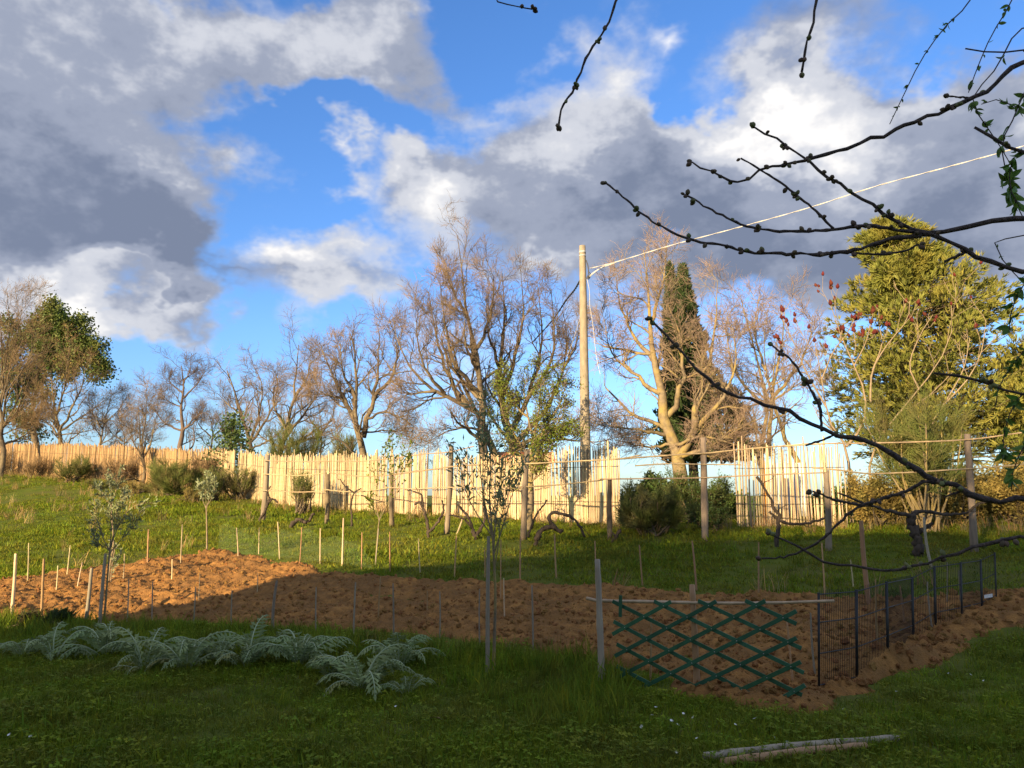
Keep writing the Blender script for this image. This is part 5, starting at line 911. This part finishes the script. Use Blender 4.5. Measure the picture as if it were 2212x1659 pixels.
CHERRY = [([(2212, 470), (2100, 490), (2030, 503), (1985, 506)], .0085, .006, 1.95, .5), ([(2212, 585), (2150, 570), (2080, 538), (2020, 508), (1960, 488), (1880, 440), (1810, 395), (1740, 345), (1690, 310), (1630, 275)], .0075, .0026, 2.05, 1.2),
    ([(2010, 507), (1960, 500), (1880, 488), (1850, 489), (1790, 497), (1690, 500), (1620, 490), (1550, 460), (1480, 420)], .0052, .0026, None, 1.1), ([(1800, 494), (1760, 455), (1700, 405), (1640, 365), (1600, 342)], .0038, .0024, None, 1.1), ([(1990, 508), (1930, 515), (1850, 540), (1780, 550), (1700, 548), (1620, 545), (1560, 530), (1500, 520), (1420, 485), (1350, 430), (1308, 395)], .0056, .0024, None, 1.0), ([(1830, 545), (1900, 549), (1950, 543), (1985, 528)], .0028, .003, None, 1.3),
    ([(2212, 130), (2150, 182), (2100, 212), (2000, 255), (1950, 275), (1890, 300), (1810, 325), (1740, 345), (1660, 365), (1620, 385), (1590, 392), (1540, 375), (1495, 350)], .0082, .0024, 2.6, 1.3), ([(2100, 212), (2050, 208)], .003, .002, None, 2),
    ([(2212, 1078), (2140, 1075), (2080, 1057), (2010, 1030), (1930, 985), (1860, 950), (1780, 930), (1700, 890), (1640, 868), (1570, 850), (1530, 820), (1470, 760), (1405, 690)], .0095, .0028, 1.2, .8), ([(1776, 932), (1770, 879), (1748, 837), (1717, 787), (1668, 746)], .0042, .0024, None, 1.2), ([(2036, 1040), (1998, 1042), (1960, 1061), (1865, 1091), (1824, 1118), (1782, 1160), (1732, 1190), (1687, 1205), (1645, 1207)], .0048, .0022, None, .7), ([(1861, 1091), (1805, 1080), (1775, 1068), (1755, 1061)], .0036, .0024, None, 1.6), ([(2085, 1058), (2060, 1066), (2040, 1074)], .003, .002, None, 1),
    ([(2212, 1160), (2150, 1172), (2100, 1185), (2000, 1215), (1920, 1233), (1850, 1228), (1790, 1215), (1740, 1190), (1700, 1170), (1665, 1155)], .0058, .0024, .9, 1.0), ([(1740, 962), (1775, 951), (1800, 940)], .0026, .003, None, 1.5),
    ([(2105, 275), (2130, 288), (2165, 308), (2212, 332)], .0036, .007, None, 1.2), ([(2085, 105), (2120, 112), (2160, 113), (2212, 108)], .002, .0036, None, .9), ([(2017, 806), (2070, 812), (2124, 825), (2212, 852)], .003, .005, None, 1.0), ([(2040, 565), (2070, 552), (2090, 542)], .0032, .004, None, 2.2)]
HANG = [([(1333, -4), (1310, 60), (1285, 95), (1265, 130), (1240, 190), (1215, 230), (1207, 270)], .0046, .0028, 1.0), ([(1766, -6), (1757, 50), (1742, 100), (1732, 155)], .0046, .003, .9), ([(1070, -4), (1110, 12), (1150, 20)], .0026, .002, 1.0)]
crng = np.random.default_rng(610)
def buds_on(br, p, dens, k0=0.0):
    L_ = plen(p); n = int(L_ / .048 * dens); 
    for i in range(n):
        s = crng.uniform(.03 + k0, 1) if i else 1.0; f = min(s * (len(p) - 1), len(p) - 1.001); j = int(f); q = p[j] + (p[j + 1] - p[j]) * (f - j); T = norm(p[j + 1] - p[j])
        for c in range(crng.integers(1, 4)):
            d = norm(crng.normal(size=3) + T * (.5 if i else 2)); o = part('bud', BUDS[crng.integers(0, 3)], br); l = crng.uniform(.013, .0205); o.location = Vector(q - CB + d * .002); o.rotation_mode = 'QUATERNION'; o.rotation_quaternion = Vector(d).to_track_quat('Z', 'Y'); o.scale = (l * .82, l * .82, l)
NB = [0]
def cherry_branch(pts3, r0, r1, dens, vis=None):
    n = max(14, len(pts3) * 5); p = smooth(pts3, n); rr = np.linspace(r0, r1, n) * 1.18 * (1 + crng.normal(size=n) * .13); p[1:-1] += crng.normal(size=p[1:-1].shape) * r0 * .28; g = Geo(); g.add(*tubes(p, rr, 7, cap=True)); br = geo_part('branch', g, 'bark_cherry', CH, CB)
    q = p if vis is None else smooth(vis, 40); buds_on(br, q, dens * .66)
for pts, r0, r1, zt, dens in CHERRY:
    vis = [P(u, v, YB(u)) for u, v in pts]; p3 = vis
    if zt is not None:                                              # goes on to the trunk outside the frame
        e = vis[0]; tgt = np.array([2.9, 2.02, zt]); p3 = [tgt, (tgt + e) / 2 + [0, 0, .06]] + vis; r0x = r0 * 2.0
    elif pts[-1][0] >= 2205: e = vis[-1]; p3 = vis + [(e + [2.9, 2.02, e[2] + .1]) / 2, np.array([2.9, 2.02, e[2] + .1])]
    cherry_branch(p3, r0 * (1.5 if zt is not None else 1), r1, dens, vis)
for pts, r0, r1, dens in HANG:
    vis = [P(u, v, YB(u)) for u, v in pts]; e = vis[0]; top = _ov[np.argmin(np.abs(_ov[:, 0] - e[0] - .15))]; cherry_branch([top, (top + e) / 2 + [.03, 0, .02]] + vis, r0 * 1.2, r1, dens, vis)
# leafy tree at the right edge
PB = np.array([3.6, 2.9, gz1(3.6, 2.9) - .1]); PL = thing('plum_tree', PB, 'leafy tree with fresh green sprays at the upper right edge', 'tree'); _pt = smooth([PB, PB + [-.1, 0, 1.2], PB + [0, .1, 2.6], PB + [-.1, 0, 4.2]], 12); g = Geo(); g.add(*tubes(_pt, np.linspace(.10, .03, 12), 8)); geo_part('trunk', g, 'bark_cherry', PL, PB)
SPR = [([(2100, -4), (2040, 60), (1990, 130), (1950, 210), (1922, 268)], 2.55, .012, 13, .016), ([(2188, -4), (2140, 80), (2110, 150), (2092, 200)], 2.5, .012, 11, .019), ([(2212, 60), (2150, 150), (2100, 215), (2118, 255), (2150, 300), (2180, 350)], 2.45, .012, 10, .026), ([(2230, 180), (2190, 255), (2165, 310), (2175, 380), (2195, 440), (2215, 480)], 2.45, .012, 20, .034), ([(2240, 330), (2195, 330), (2180, 400), (2205, 450)], 2.4, .012, 14, .034), ([(2260, 560), (2215, 610), (2185, 670), (2180, 720)], 2.5, .012, 16, .030), ([(2152, 520), (2165, 560), (2200, 600), (2240, 640)], 2.6, .01, 8, .010), ([(2260, 700), (2210, 760), (2160, 830), (2150, 880)], 2.6, .012, 10, .024), ([(2260, 820), (2200, 860), (2170, 930), (2165, 1000)], 2.6, .012, 20, .030), ([(2260, 900), (2215, 960), (2190, 1010), (2185, 1060)], 2.5, .012, 14, .030), ([(2250, 240), (2200, 235), (2160, 215), (2120, 225)], 2.5, .012, 8, .02)]
prng = np.random.default_rng(620)
for pts, Y, _, n, ls in SPR:
    vis = [P(u, v, Y) for u, v in pts]; e = vis[0]; hub = _pt[np.argmin(np.abs(_pt[:, 2] - e[2] - .3))]; pre = [hub + [0, 0, .6], e + [.25, .05, .55]] if pts[0][1] < 20 else [hub, (hub + e) / 2 + [0, 0, .1]]; p = smooth(pre + vis, 40); g = Geo(); g.add(*tubes(p, np.linspace(.006, .0016, 40), 5)); tw = geo_part('twig', g, 'bark_cherry', PL, PB); q = smooth(vis, 40)
    for i in range(n):
        j = int(prng.uniform(.05, .97) * 39); T = norm(q[min(j + 1, 39)] - q[j - 1])
        for c in range(prng.integers(1, 4)):
            d = norm(prng.normal(size=3) * .8 + T * .9 + [0, 0, -.1]); o = part('leaf', LEAF, tw); s = ls * prng.uniform(.9, 1.55); o.location = Vector(q[j] - PB); o.rotation_mode = 'QUATERNION'; o.rotation_quaternion = Vector(d).to_track_quat('Z', 'Y') @ Euler((0, 0, prng.random() * 6.3)).to_quaternion(); o.scale = (s, s, s)

# ------------------------------------------------------------------ cardoons
def cardoon_leaf(seed, m):
    r = np.random.default_rng(seed); n = 17; s = np.linspace(0, 1, n); el = np.radians(np.interp(s, [0, .35, .7, 1], [74, 52, 8 + r.uniform(-12, 12), -38 + r.uniform(-15, 15)])); st_ = 1 / (n - 1); p = np.zeros((n, 3))
    for i in range(1, n): p[i] = p[i - 1] + st_ * np.array([math.cos(el[i]), r.normal() * .02, math.sin(el[i])])
    T = norm(np.gradient(p, axis=0)); side = np.array([0, 1., 0]); up = norm(np.cross(T, side)) * -1; V = []; Q = []; Tt = []
    for i in range(2, n):
        w = .22 * math.sin(math.pi * min(1, (s[i] * .88 + .10))) ** .8 * r.uniform(.55, 1.2)
        for sg in (-1, 1):
            d = norm(side * sg * .86 + T[i] * .55 + up[i] * r.uniform(-.1, .65)); o_ = p[i]; b = T[i] * .0145; dr = np.array([0, 0, -1]) * w * r.uniform(.05, .3); cup = up[i] * w * .12; k = len(V)
            V += [o_ - b * .9, o_ + b * .9, o_ + d * w * .45 - b * 1.35 + cup, o_ + d * w * .45 + b * 1.2 + cup, o_ + d * w * .78 - b * .9 + dr * .5, o_ + d * w * .78 + b * .5 + dr * .5, o_ + d * w * 1.05 + T[i] * .02 + dr, o_ + d * w * .6 + b * 2.7 + cup * 2, o_ + d * w * .58 - b * 2.4 + cup * 2]
            Q += [[k, k + 2, k + 3, k + 1], [k + 2, k + 4, k + 5, k + 3]]; Tt += [[k + 4, k + 6, k + 5], [k + 3, k + 5, k + 7], [k + 2, k + 8, k + 4]]
    k = len(V); V += [p[-1] - side * .02, p[-1] + side * .02, p[-1] + T[-1] * .06]; Tt.append([k, k + 1, k + 2])
    return mesh_np('leaf', np.array(V), Q, Tt, m), mesh_np('rib', *tubes(p, np.linspace(.017, .004, n), 5), None, 'cardoon_rib')
CL = [cardoon_leaf(700 + i, 'cardoon') for i in range(6)]; CLY = [cardoon_leaf(720 + i, 'cardoon_yellow') for i in range(2)]
CARD = [(52, 1422, .85, 9, 'leftmost silver-green cardoon, beside the dark weeds'), (114, 1428, .9, 9, 'silvery cardoon second from the left'), (228, 1420, 1.05, 11, 'silvery cardoon at the foot of the left olive post'), (312, 1448, 1.15, 12, 'cardoon with a yellowing lower leaf in the left half of the row'), (405, 1445, 1.1, 11, 'cardoon in the middle of the row with an ochre withered leaf'), (470, 1425, 1.0, 9, 'bushy cardoon behind the middle of the row'), (535, 1440, 1.1, 11, 'broad cardoon just right of the middle of the row'), (645, 1436, 1.15, 12, 'large cardoon with wide arching leaves left of the yellow-based one'), (712, 1470, .6, 6, 'small low cardoon in front of the row between two large ones'), (782, 1488, 1.2, 12, 'big cardoon with a bright yellow lowest leaf near the end of the row'), (862, 1440, 1.05, 9, 'cardoon at the right end of the row with one long leaf to the right'), (878, 1498, .55, 6, 'smallest cardoon, low in the grass at the right end')]
krng = np.random.default_rng(730)
for i, (u, v, sc, n, lab) in enumerate(CARD):
    b_ = G(u, v); t = thing('cardoon_plant', b_, lab, 'plant', 'cardoons in a row before the plot', krng.random() * 6)
    for k in range(n):
        yel = (i in (3, 4, 9) and k == 0) or krng.random() < .05; lf, rb = CLY[krng.integers(0, 2)] if yel else CL[krng.integers(0, 6)]; o = part('leaf', lf, t); part('rib', rb, o); a = k / n * 2 * math.pi + krng.uniform(-.3, .3); s = sc * (.40 if yel else krng.uniform(.36, .64)); tilt = krng.uniform(-.42, .40) + (.35 if yel else 0); o.rotation_euler = (krng.normal() * .15, tilt, a); o.scale = (s, s * krng.uniform(.85, 1.1), s); o.location = (math.cos(a) * .03, math.sin(a) * .03, -.01)

# ------------------------------------------------------------------ dark weeds, dry weeds
broom('weed_clump', 'dark reddish-brown weed clump at the lower left soil edge', 62, 1338, 10.7, 24, 40, 1400, 'weed_dark', False, 740, 'plant')
broom('weed_clump', 'dark green bushy weed right of the reddish-brown one', 122, 1338, 10.6, 26, 42, 1600, 'leaf_cypress', False, 741, 'plant')

# ------------------------------------------------------------------ daisies and a fallen leaf
def daisy():
    n = 9; g = Geo(); V = [(0, 0, .05)]; T = []
    for i in range(n):
        a = i * 2 * math.pi / n; b = a + 2 * math.pi / n * .8; V += [(.011 * math.cos(a), .011 * math.sin(a), .054), (.011 * math.cos(b), .011 * math.sin(b), .052)]; T.append([0, 1 + i * 2, 2 + i * 2])
    g.add(V, None, T); return g.mesh('daisy', 'petal')
DM = daisy(); drng = np.random.default_rng(750)
for (u, v) in [(1418, 1554), (1407, 1565), (1473, 1559), (1513, 1566), (1402, 1582), (1442, 1578), (1452, 1586), (1579, 1586), (1640, 1577), (1661, 1603), (1694, 1619), (1834, 1547), (1942, 1512), (2057, 1469), (2133, 1484), (1519, 1619), (860, 1546), (66, 1604), (35, 1608), (1470, 1640), (2090, 1475)]:
    o = bpy.data.objects.new('daisy', DM); link(o); o.location = G(u, v); o.rotation_euler = (drng.normal() * .3 + .45, drng.normal() * .3, drng.random() * 6); s = drng.uniform(.9, 1.25); o.scale = (s, s, s * 1.3); tag(o, 'small white daisy flower in the shaded lawn', 'flower', 'white daisies in the lawn')
p = G(925, 1562, .03); me = LEAF.copy(); me.materials.clear(); me.materials.append(MATS['brown_leaf']); o = bpy.data.objects.new('fallen_leaf', me); link(o); o.location = p; o.rotation_euler = (1.3, .3, 1.2); o.scale = (.12, .12, .12); tag(o, 'dry brown leaf lying on the lawn below the cardoons', 'leaf')

# ------------------------------------------------------------------ grass, clods (stuff)
def tuft(name, n, h, rad, m, seed, wd=.004, lean=.5, seg=3, clover=0):
    r = np.random.default_rng(seed); a = r.random(n) * 2 * np.pi; q = np.sqrt(r.random(n)) * rad; b = np.stack([np.cos(a) * q, np.sin(a) * q, -.015 + a * 0], 1); hh = h * r.uniform(.45, 1.15, n); ld = r.random(n) * 2 * np.pi; la = r.uniform(.05, lean, n); S = np.stack([-np.sin(ld + r.normal(size=n)), np.cos(ld + r.normal(size=n)), ld * 0], 1); D = np.stack([np.cos(ld), np.sin(ld), ld * 0], 1); V = np.zeros((n, seg * 2 + 1, 3)); w = wd * r.uniform(.6, 1.3, n)
    for i in range(seg + 1):
        s = i / seg; c = b + D * (hh * la * s ** 1.8)[:, None] + np.array([0, 0, 1]) * (hh * s * (1 - .35 * la * s))[:, None]
        if i < seg: V[:, i * 2] = c - S * (w * (1 - s * .6))[:, None]; V[:, i * 2 + 1] = c + S * (w * (1 - s * .6))[:, None]
        else: V[:, seg * 2] = c
    k = seg * 2 + 1; o = (np.arange(n) * k)[:, None, None]; qd = np.array([[i * 2, i * 2 + 1, i * 2 + 3, i * 2 + 2] for i in range(seg - 1)])[None] + o; tr = np.array([[seg * 2 - 2, seg * 2 - 1, seg * 2]])[None] + o; sh = np.repeat(r.uniform(.7, 1.3, n), k); hue = np.repeat(r.normal(size=n) * .12, k); col = np.stack([sh * (1 + hue), sh, sh * (1 - hue)], 1); V = V.reshape(-1, 3); qd = qd.reshape(-1, 4); tr = tr.reshape(-1, 3)
    if clover:
        ca = r.random(clover) * 2 * np.pi; cq = np.sqrt(r.random(clover)) * rad * 1.1; c = np.stack([np.cos(ca) * cq, np.sin(ca) * cq, r.uniform(.2, .6, clover) * h], 1)
        for j in range(3):
            th = r.random(clover) * 6 + j * 2.1; d = np.stack([np.cos(th), np.sin(th), r.uniform(-.2, .5, clover)], 1); lv, lq = leaves(c, d, .02, .017, np.tile([0, 0, 1.], (clover, 1))); qd = np.concatenate([qd, lq + len(V)]); V = np.concatenate([V, lv]); col = np.concatenate([col, np.repeat(np.stack([r.uniform(.8, 1.4, clover)] * 3, 1), 4, 0)])
    return mesh_np(name, V, qd, tr, m, True, col)
def pts_rot(x, y, z, r, tilt=.12): return np.stack([x, y, z], 1), np.stack([r.normal(size=len(x)) * tilt, r.normal(size=len(x)) * tilt, r.random(len(x)) * 6.283], 1)
grng = np.random.default_rng(800)
LAWN = [tuft('lawn_tuft', 30, .085, .11, 'lawn_grass', 810 + i, .0032, .9, 3, 6 if i % 3 == 0 else 1) for i in range(6)]
TALL = [tuft('tall_tuft', 26, .26, .10, 'lawn_grass', 820 + i, .0042, .55, 4) for i in range(4)]
MEAD = [tuft('meadow_tuft', 40, .058, .20, 'grass', 830 + i, .0060, 1.1, 3) for i in range(5)]
DRY = [tuft('dry_tuft', 18, .38, .12, 'dry_grass', 840 + i, .0045, .5, 4) for i in range(3)]
def cand(n, x0, x1, y0, y1):
    x = grng.uniform(x0, x1, n); y = grng.uniform(y0, y1, n); k = np.abs(x) < y * .70 + 1.0; return x[k], y[k]
def keepf(x, y, f): k = grng.random(len(x)) < f; return x[k], y[k]
# near lawn
x, y = cand(42000, -9, 9, 3.4, 11.5); sd = soil_mask(x, y); fnear = (y < 9.5 + np.abs(np.minimum(x, 0)) * .25); k = (sd < grng.normal(size=len(x)) * .10) & fnear; x, y, sd = x[k], y[k], sd[k]
thin_ = np.clip(.95 + fbm2(x, y, 1.4, 2, 90) * 2.0, .45, 1); bare = np.where((x > 2.6) & (sd > -.9), .45, 1.0); x, y = keepf(x, y, thin_ * bare); p, r_ = pts_rot(x, y, gz(x, y), grng)
scatter('lawn_grass', p, r_, grng.uniform(.7, 1.35, len(x)) * (1 + fbm2(x, y, .9, 2, 91) * .8), grng.integers(0, 6, len(x)), LAWN, 'short shaded lawn grass and clover in the foreground', 'grass')
# tall grass by the near edge of the plot, round cardoons and lattice
x, y = cand(9000, -9, 5, 5.5, 12); sd = soil_mask(x, y); u = u_of(x, y); k = (sd < .06) & (sd > -1.6) & (u < 1335) & (y < 8.3 + np.abs(np.minimum(x, 0)) * .42); x, y, sd = x[k], y[k], sd[k]
x, y = keepf(x, y, np.clip(1.05 + sd * .45 + fbm2(x, y, 1.3, 2, 92) * 1.2, 0, 1) * .62); p, r_ = pts_rot(x, y, gz(x, y), grng)
scatter('tall_grass', p, r_, grng.uniform(.55, 1.25, len(x)), grng.integers(0, 4, len(x)), TALL, 'taller grass along the near edge of the plot and round the cardoons', 'grass')
x, y = cand(1500, -8, 8, 3.6, 10); sd = soil_mask(x, y); k = (sd < -.05) & (y < 8.5 + np.abs(np.minimum(x, 0)) * .25); x, y = x[k], y[k]; x, y = keepf(x, y, np.clip(.5 + fbm2(x, y, .8, 2, 97) * 2.5, .1, 1)); p, r_ = pts_rot(x, y, gz(x, y), grng, .25)
scatter('lawn_weeds', p, r_, grng.uniform(.28, .6, len(x)), grng.integers(0, 4, len(x)), TALL, 'longer ragged grass tufts standing up from the shaded lawn', 'grass')
# meadow slope behind the plot
x, y = cand(90000, -32, 13, 10, 46); fy = np.interp(x, FENCE[:, 0], FENCE[:, 1]); sd = soil_mask(x, y); far = np.interp(x, FP[:, 0][:12], FP[:, 1][:12]); k = (sd < .03) & (y < fy + 2.5) & (y > np.minimum(far - .6, 30)); x, y = x[k], y[k]
x, y = keepf(x, y, np.clip(1.5 - y / 26, .28, 1) * np.clip(.85 + fbm2(x, y, .7, 2, 93) * 2.4, .2, 1)); p, r_ = pts_rot(x, y, gz(x, y), grng)
scatter('meadow_grass', p, r_, grng.uniform(.6, 1.3, len(x)) * (1 + y / 60) * (1 + fbm2(x, y, .45, 2, 94) * 1.3), grng.integers(0, 5, len(x)), MEAD, 'sunlit meadow grass on the slope between plot and fence', 'grass')
# ragged weeds on the bank between plot and fence
BANK = [tuft('bank_weed', 22, .26, .11, 'grass', 860 + i, .0055, .6, 3) for i in range(4)]
x, y = cand(14000, -14, 13, 10, 27); fy = np.interp(x, FENCE[:, 0], FENCE[:, 1]); far = np.interp(x, FP[:, 0][:12], FP[:, 1][:12]); sd = soil_mask(x, y); k = (sd < -.1) & (y < fy) & (y > far - .3); x, y = x[k], y[k]
x, y = keepf(x, y, np.clip(fbm2(x, y, .7, 3, 98) * 4 - .15, 0, 1) * .6); p, r_ = pts_rot(x, y, gz(x, y), grng)
scatter('bank_weeds', p, r_, grng.uniform(.4, .95, len(x)), grng.integers(0, 4, len(x)), BANK, 'ragged green weeds on the bank behind the plot', 'grass')
# dry grass: along the fence foot, on the left hillside and at the soil edge
x, y = cand(26000, -32, 13, 8, 46); fy = np.interp(x, FENCE[:, 0], FENCE[:, 1]); sd = soil_mask(x, y); dfe = fy - y; w = np.exp(-((dfe - .3) / .9) ** 2) * .55 + np.where((x < -7) & (dfe < 14) & (dfe > 0), .10, 0) * np.clip(.5 + fbm2(x, y, .35, 2, 95) * 3, 0, 1) + np.where((sd < .05) & (sd > -.5) & (y < 11.5), .10, 0); k = (sd < .06) & (dfe > -1.2); x, y, w = x[k], y[k], w[k]
x, y = keepf(x, y, w); p, r_ = pts_rot(x, y, gz(x, y), grng)
scatter('dry_grass', p, r_, grng.uniform(.5, 1.25, len(x)), grng.integers(0, 3, len(x)), DRY, 'dry straw-coloured grass along the fence foot and on the left slope', 'grass')
# clods on the tilled soil
def clod(seed):
    r = np.random.default_rng(seed); n = 6; z = np.linspace(-1, 1, n); V, Q = tubes(np.stack([z * 0, z * 0, z * .75], 1), np.sqrt(np.maximum(1 - z * z, .02)), 7); V = V * (1 + r.normal(size=(len(V), 1)) * .18) * r.uniform(.75, 1.25, 3); return mesh_np('clod', V, Q, None, 'clod', False)
CLODS = [clod(850 + i) for i in range(6)]
x = grng.uniform(FP[:, 0].min(), min(FP[:, 0].max(), 9), 52000); y = grng.uniform(FP[:, 1].min(), FP[:, 1].max(), 52000); k = np.abs(x) < y * .70 + .6; x, y = x[k], y[k]
h, sd = field_h(x, y); k = sd > .02; x, y, h, sd = x[k], y[k], h[k], sd[k]; x_, = (x,); near = np.clip(1.7 - y / 10, .45, 1.2); k = grng.random(len(x)) < near * .8; x, y, h = x[k], y[k], h[k]
s = .007 + .020 * grng.random(len(x)) ** 3.5 * np.where(x > 3, 2.2, 1.5); p, r_ = pts_rot(x, y, h + s * .3, grng, 1.2)
scatter('soil_clods', p, r_, s, grng.integers(0, 6, len(x)), CLODS, 'loose brown clods of earth over the tilled plot', 'soil')
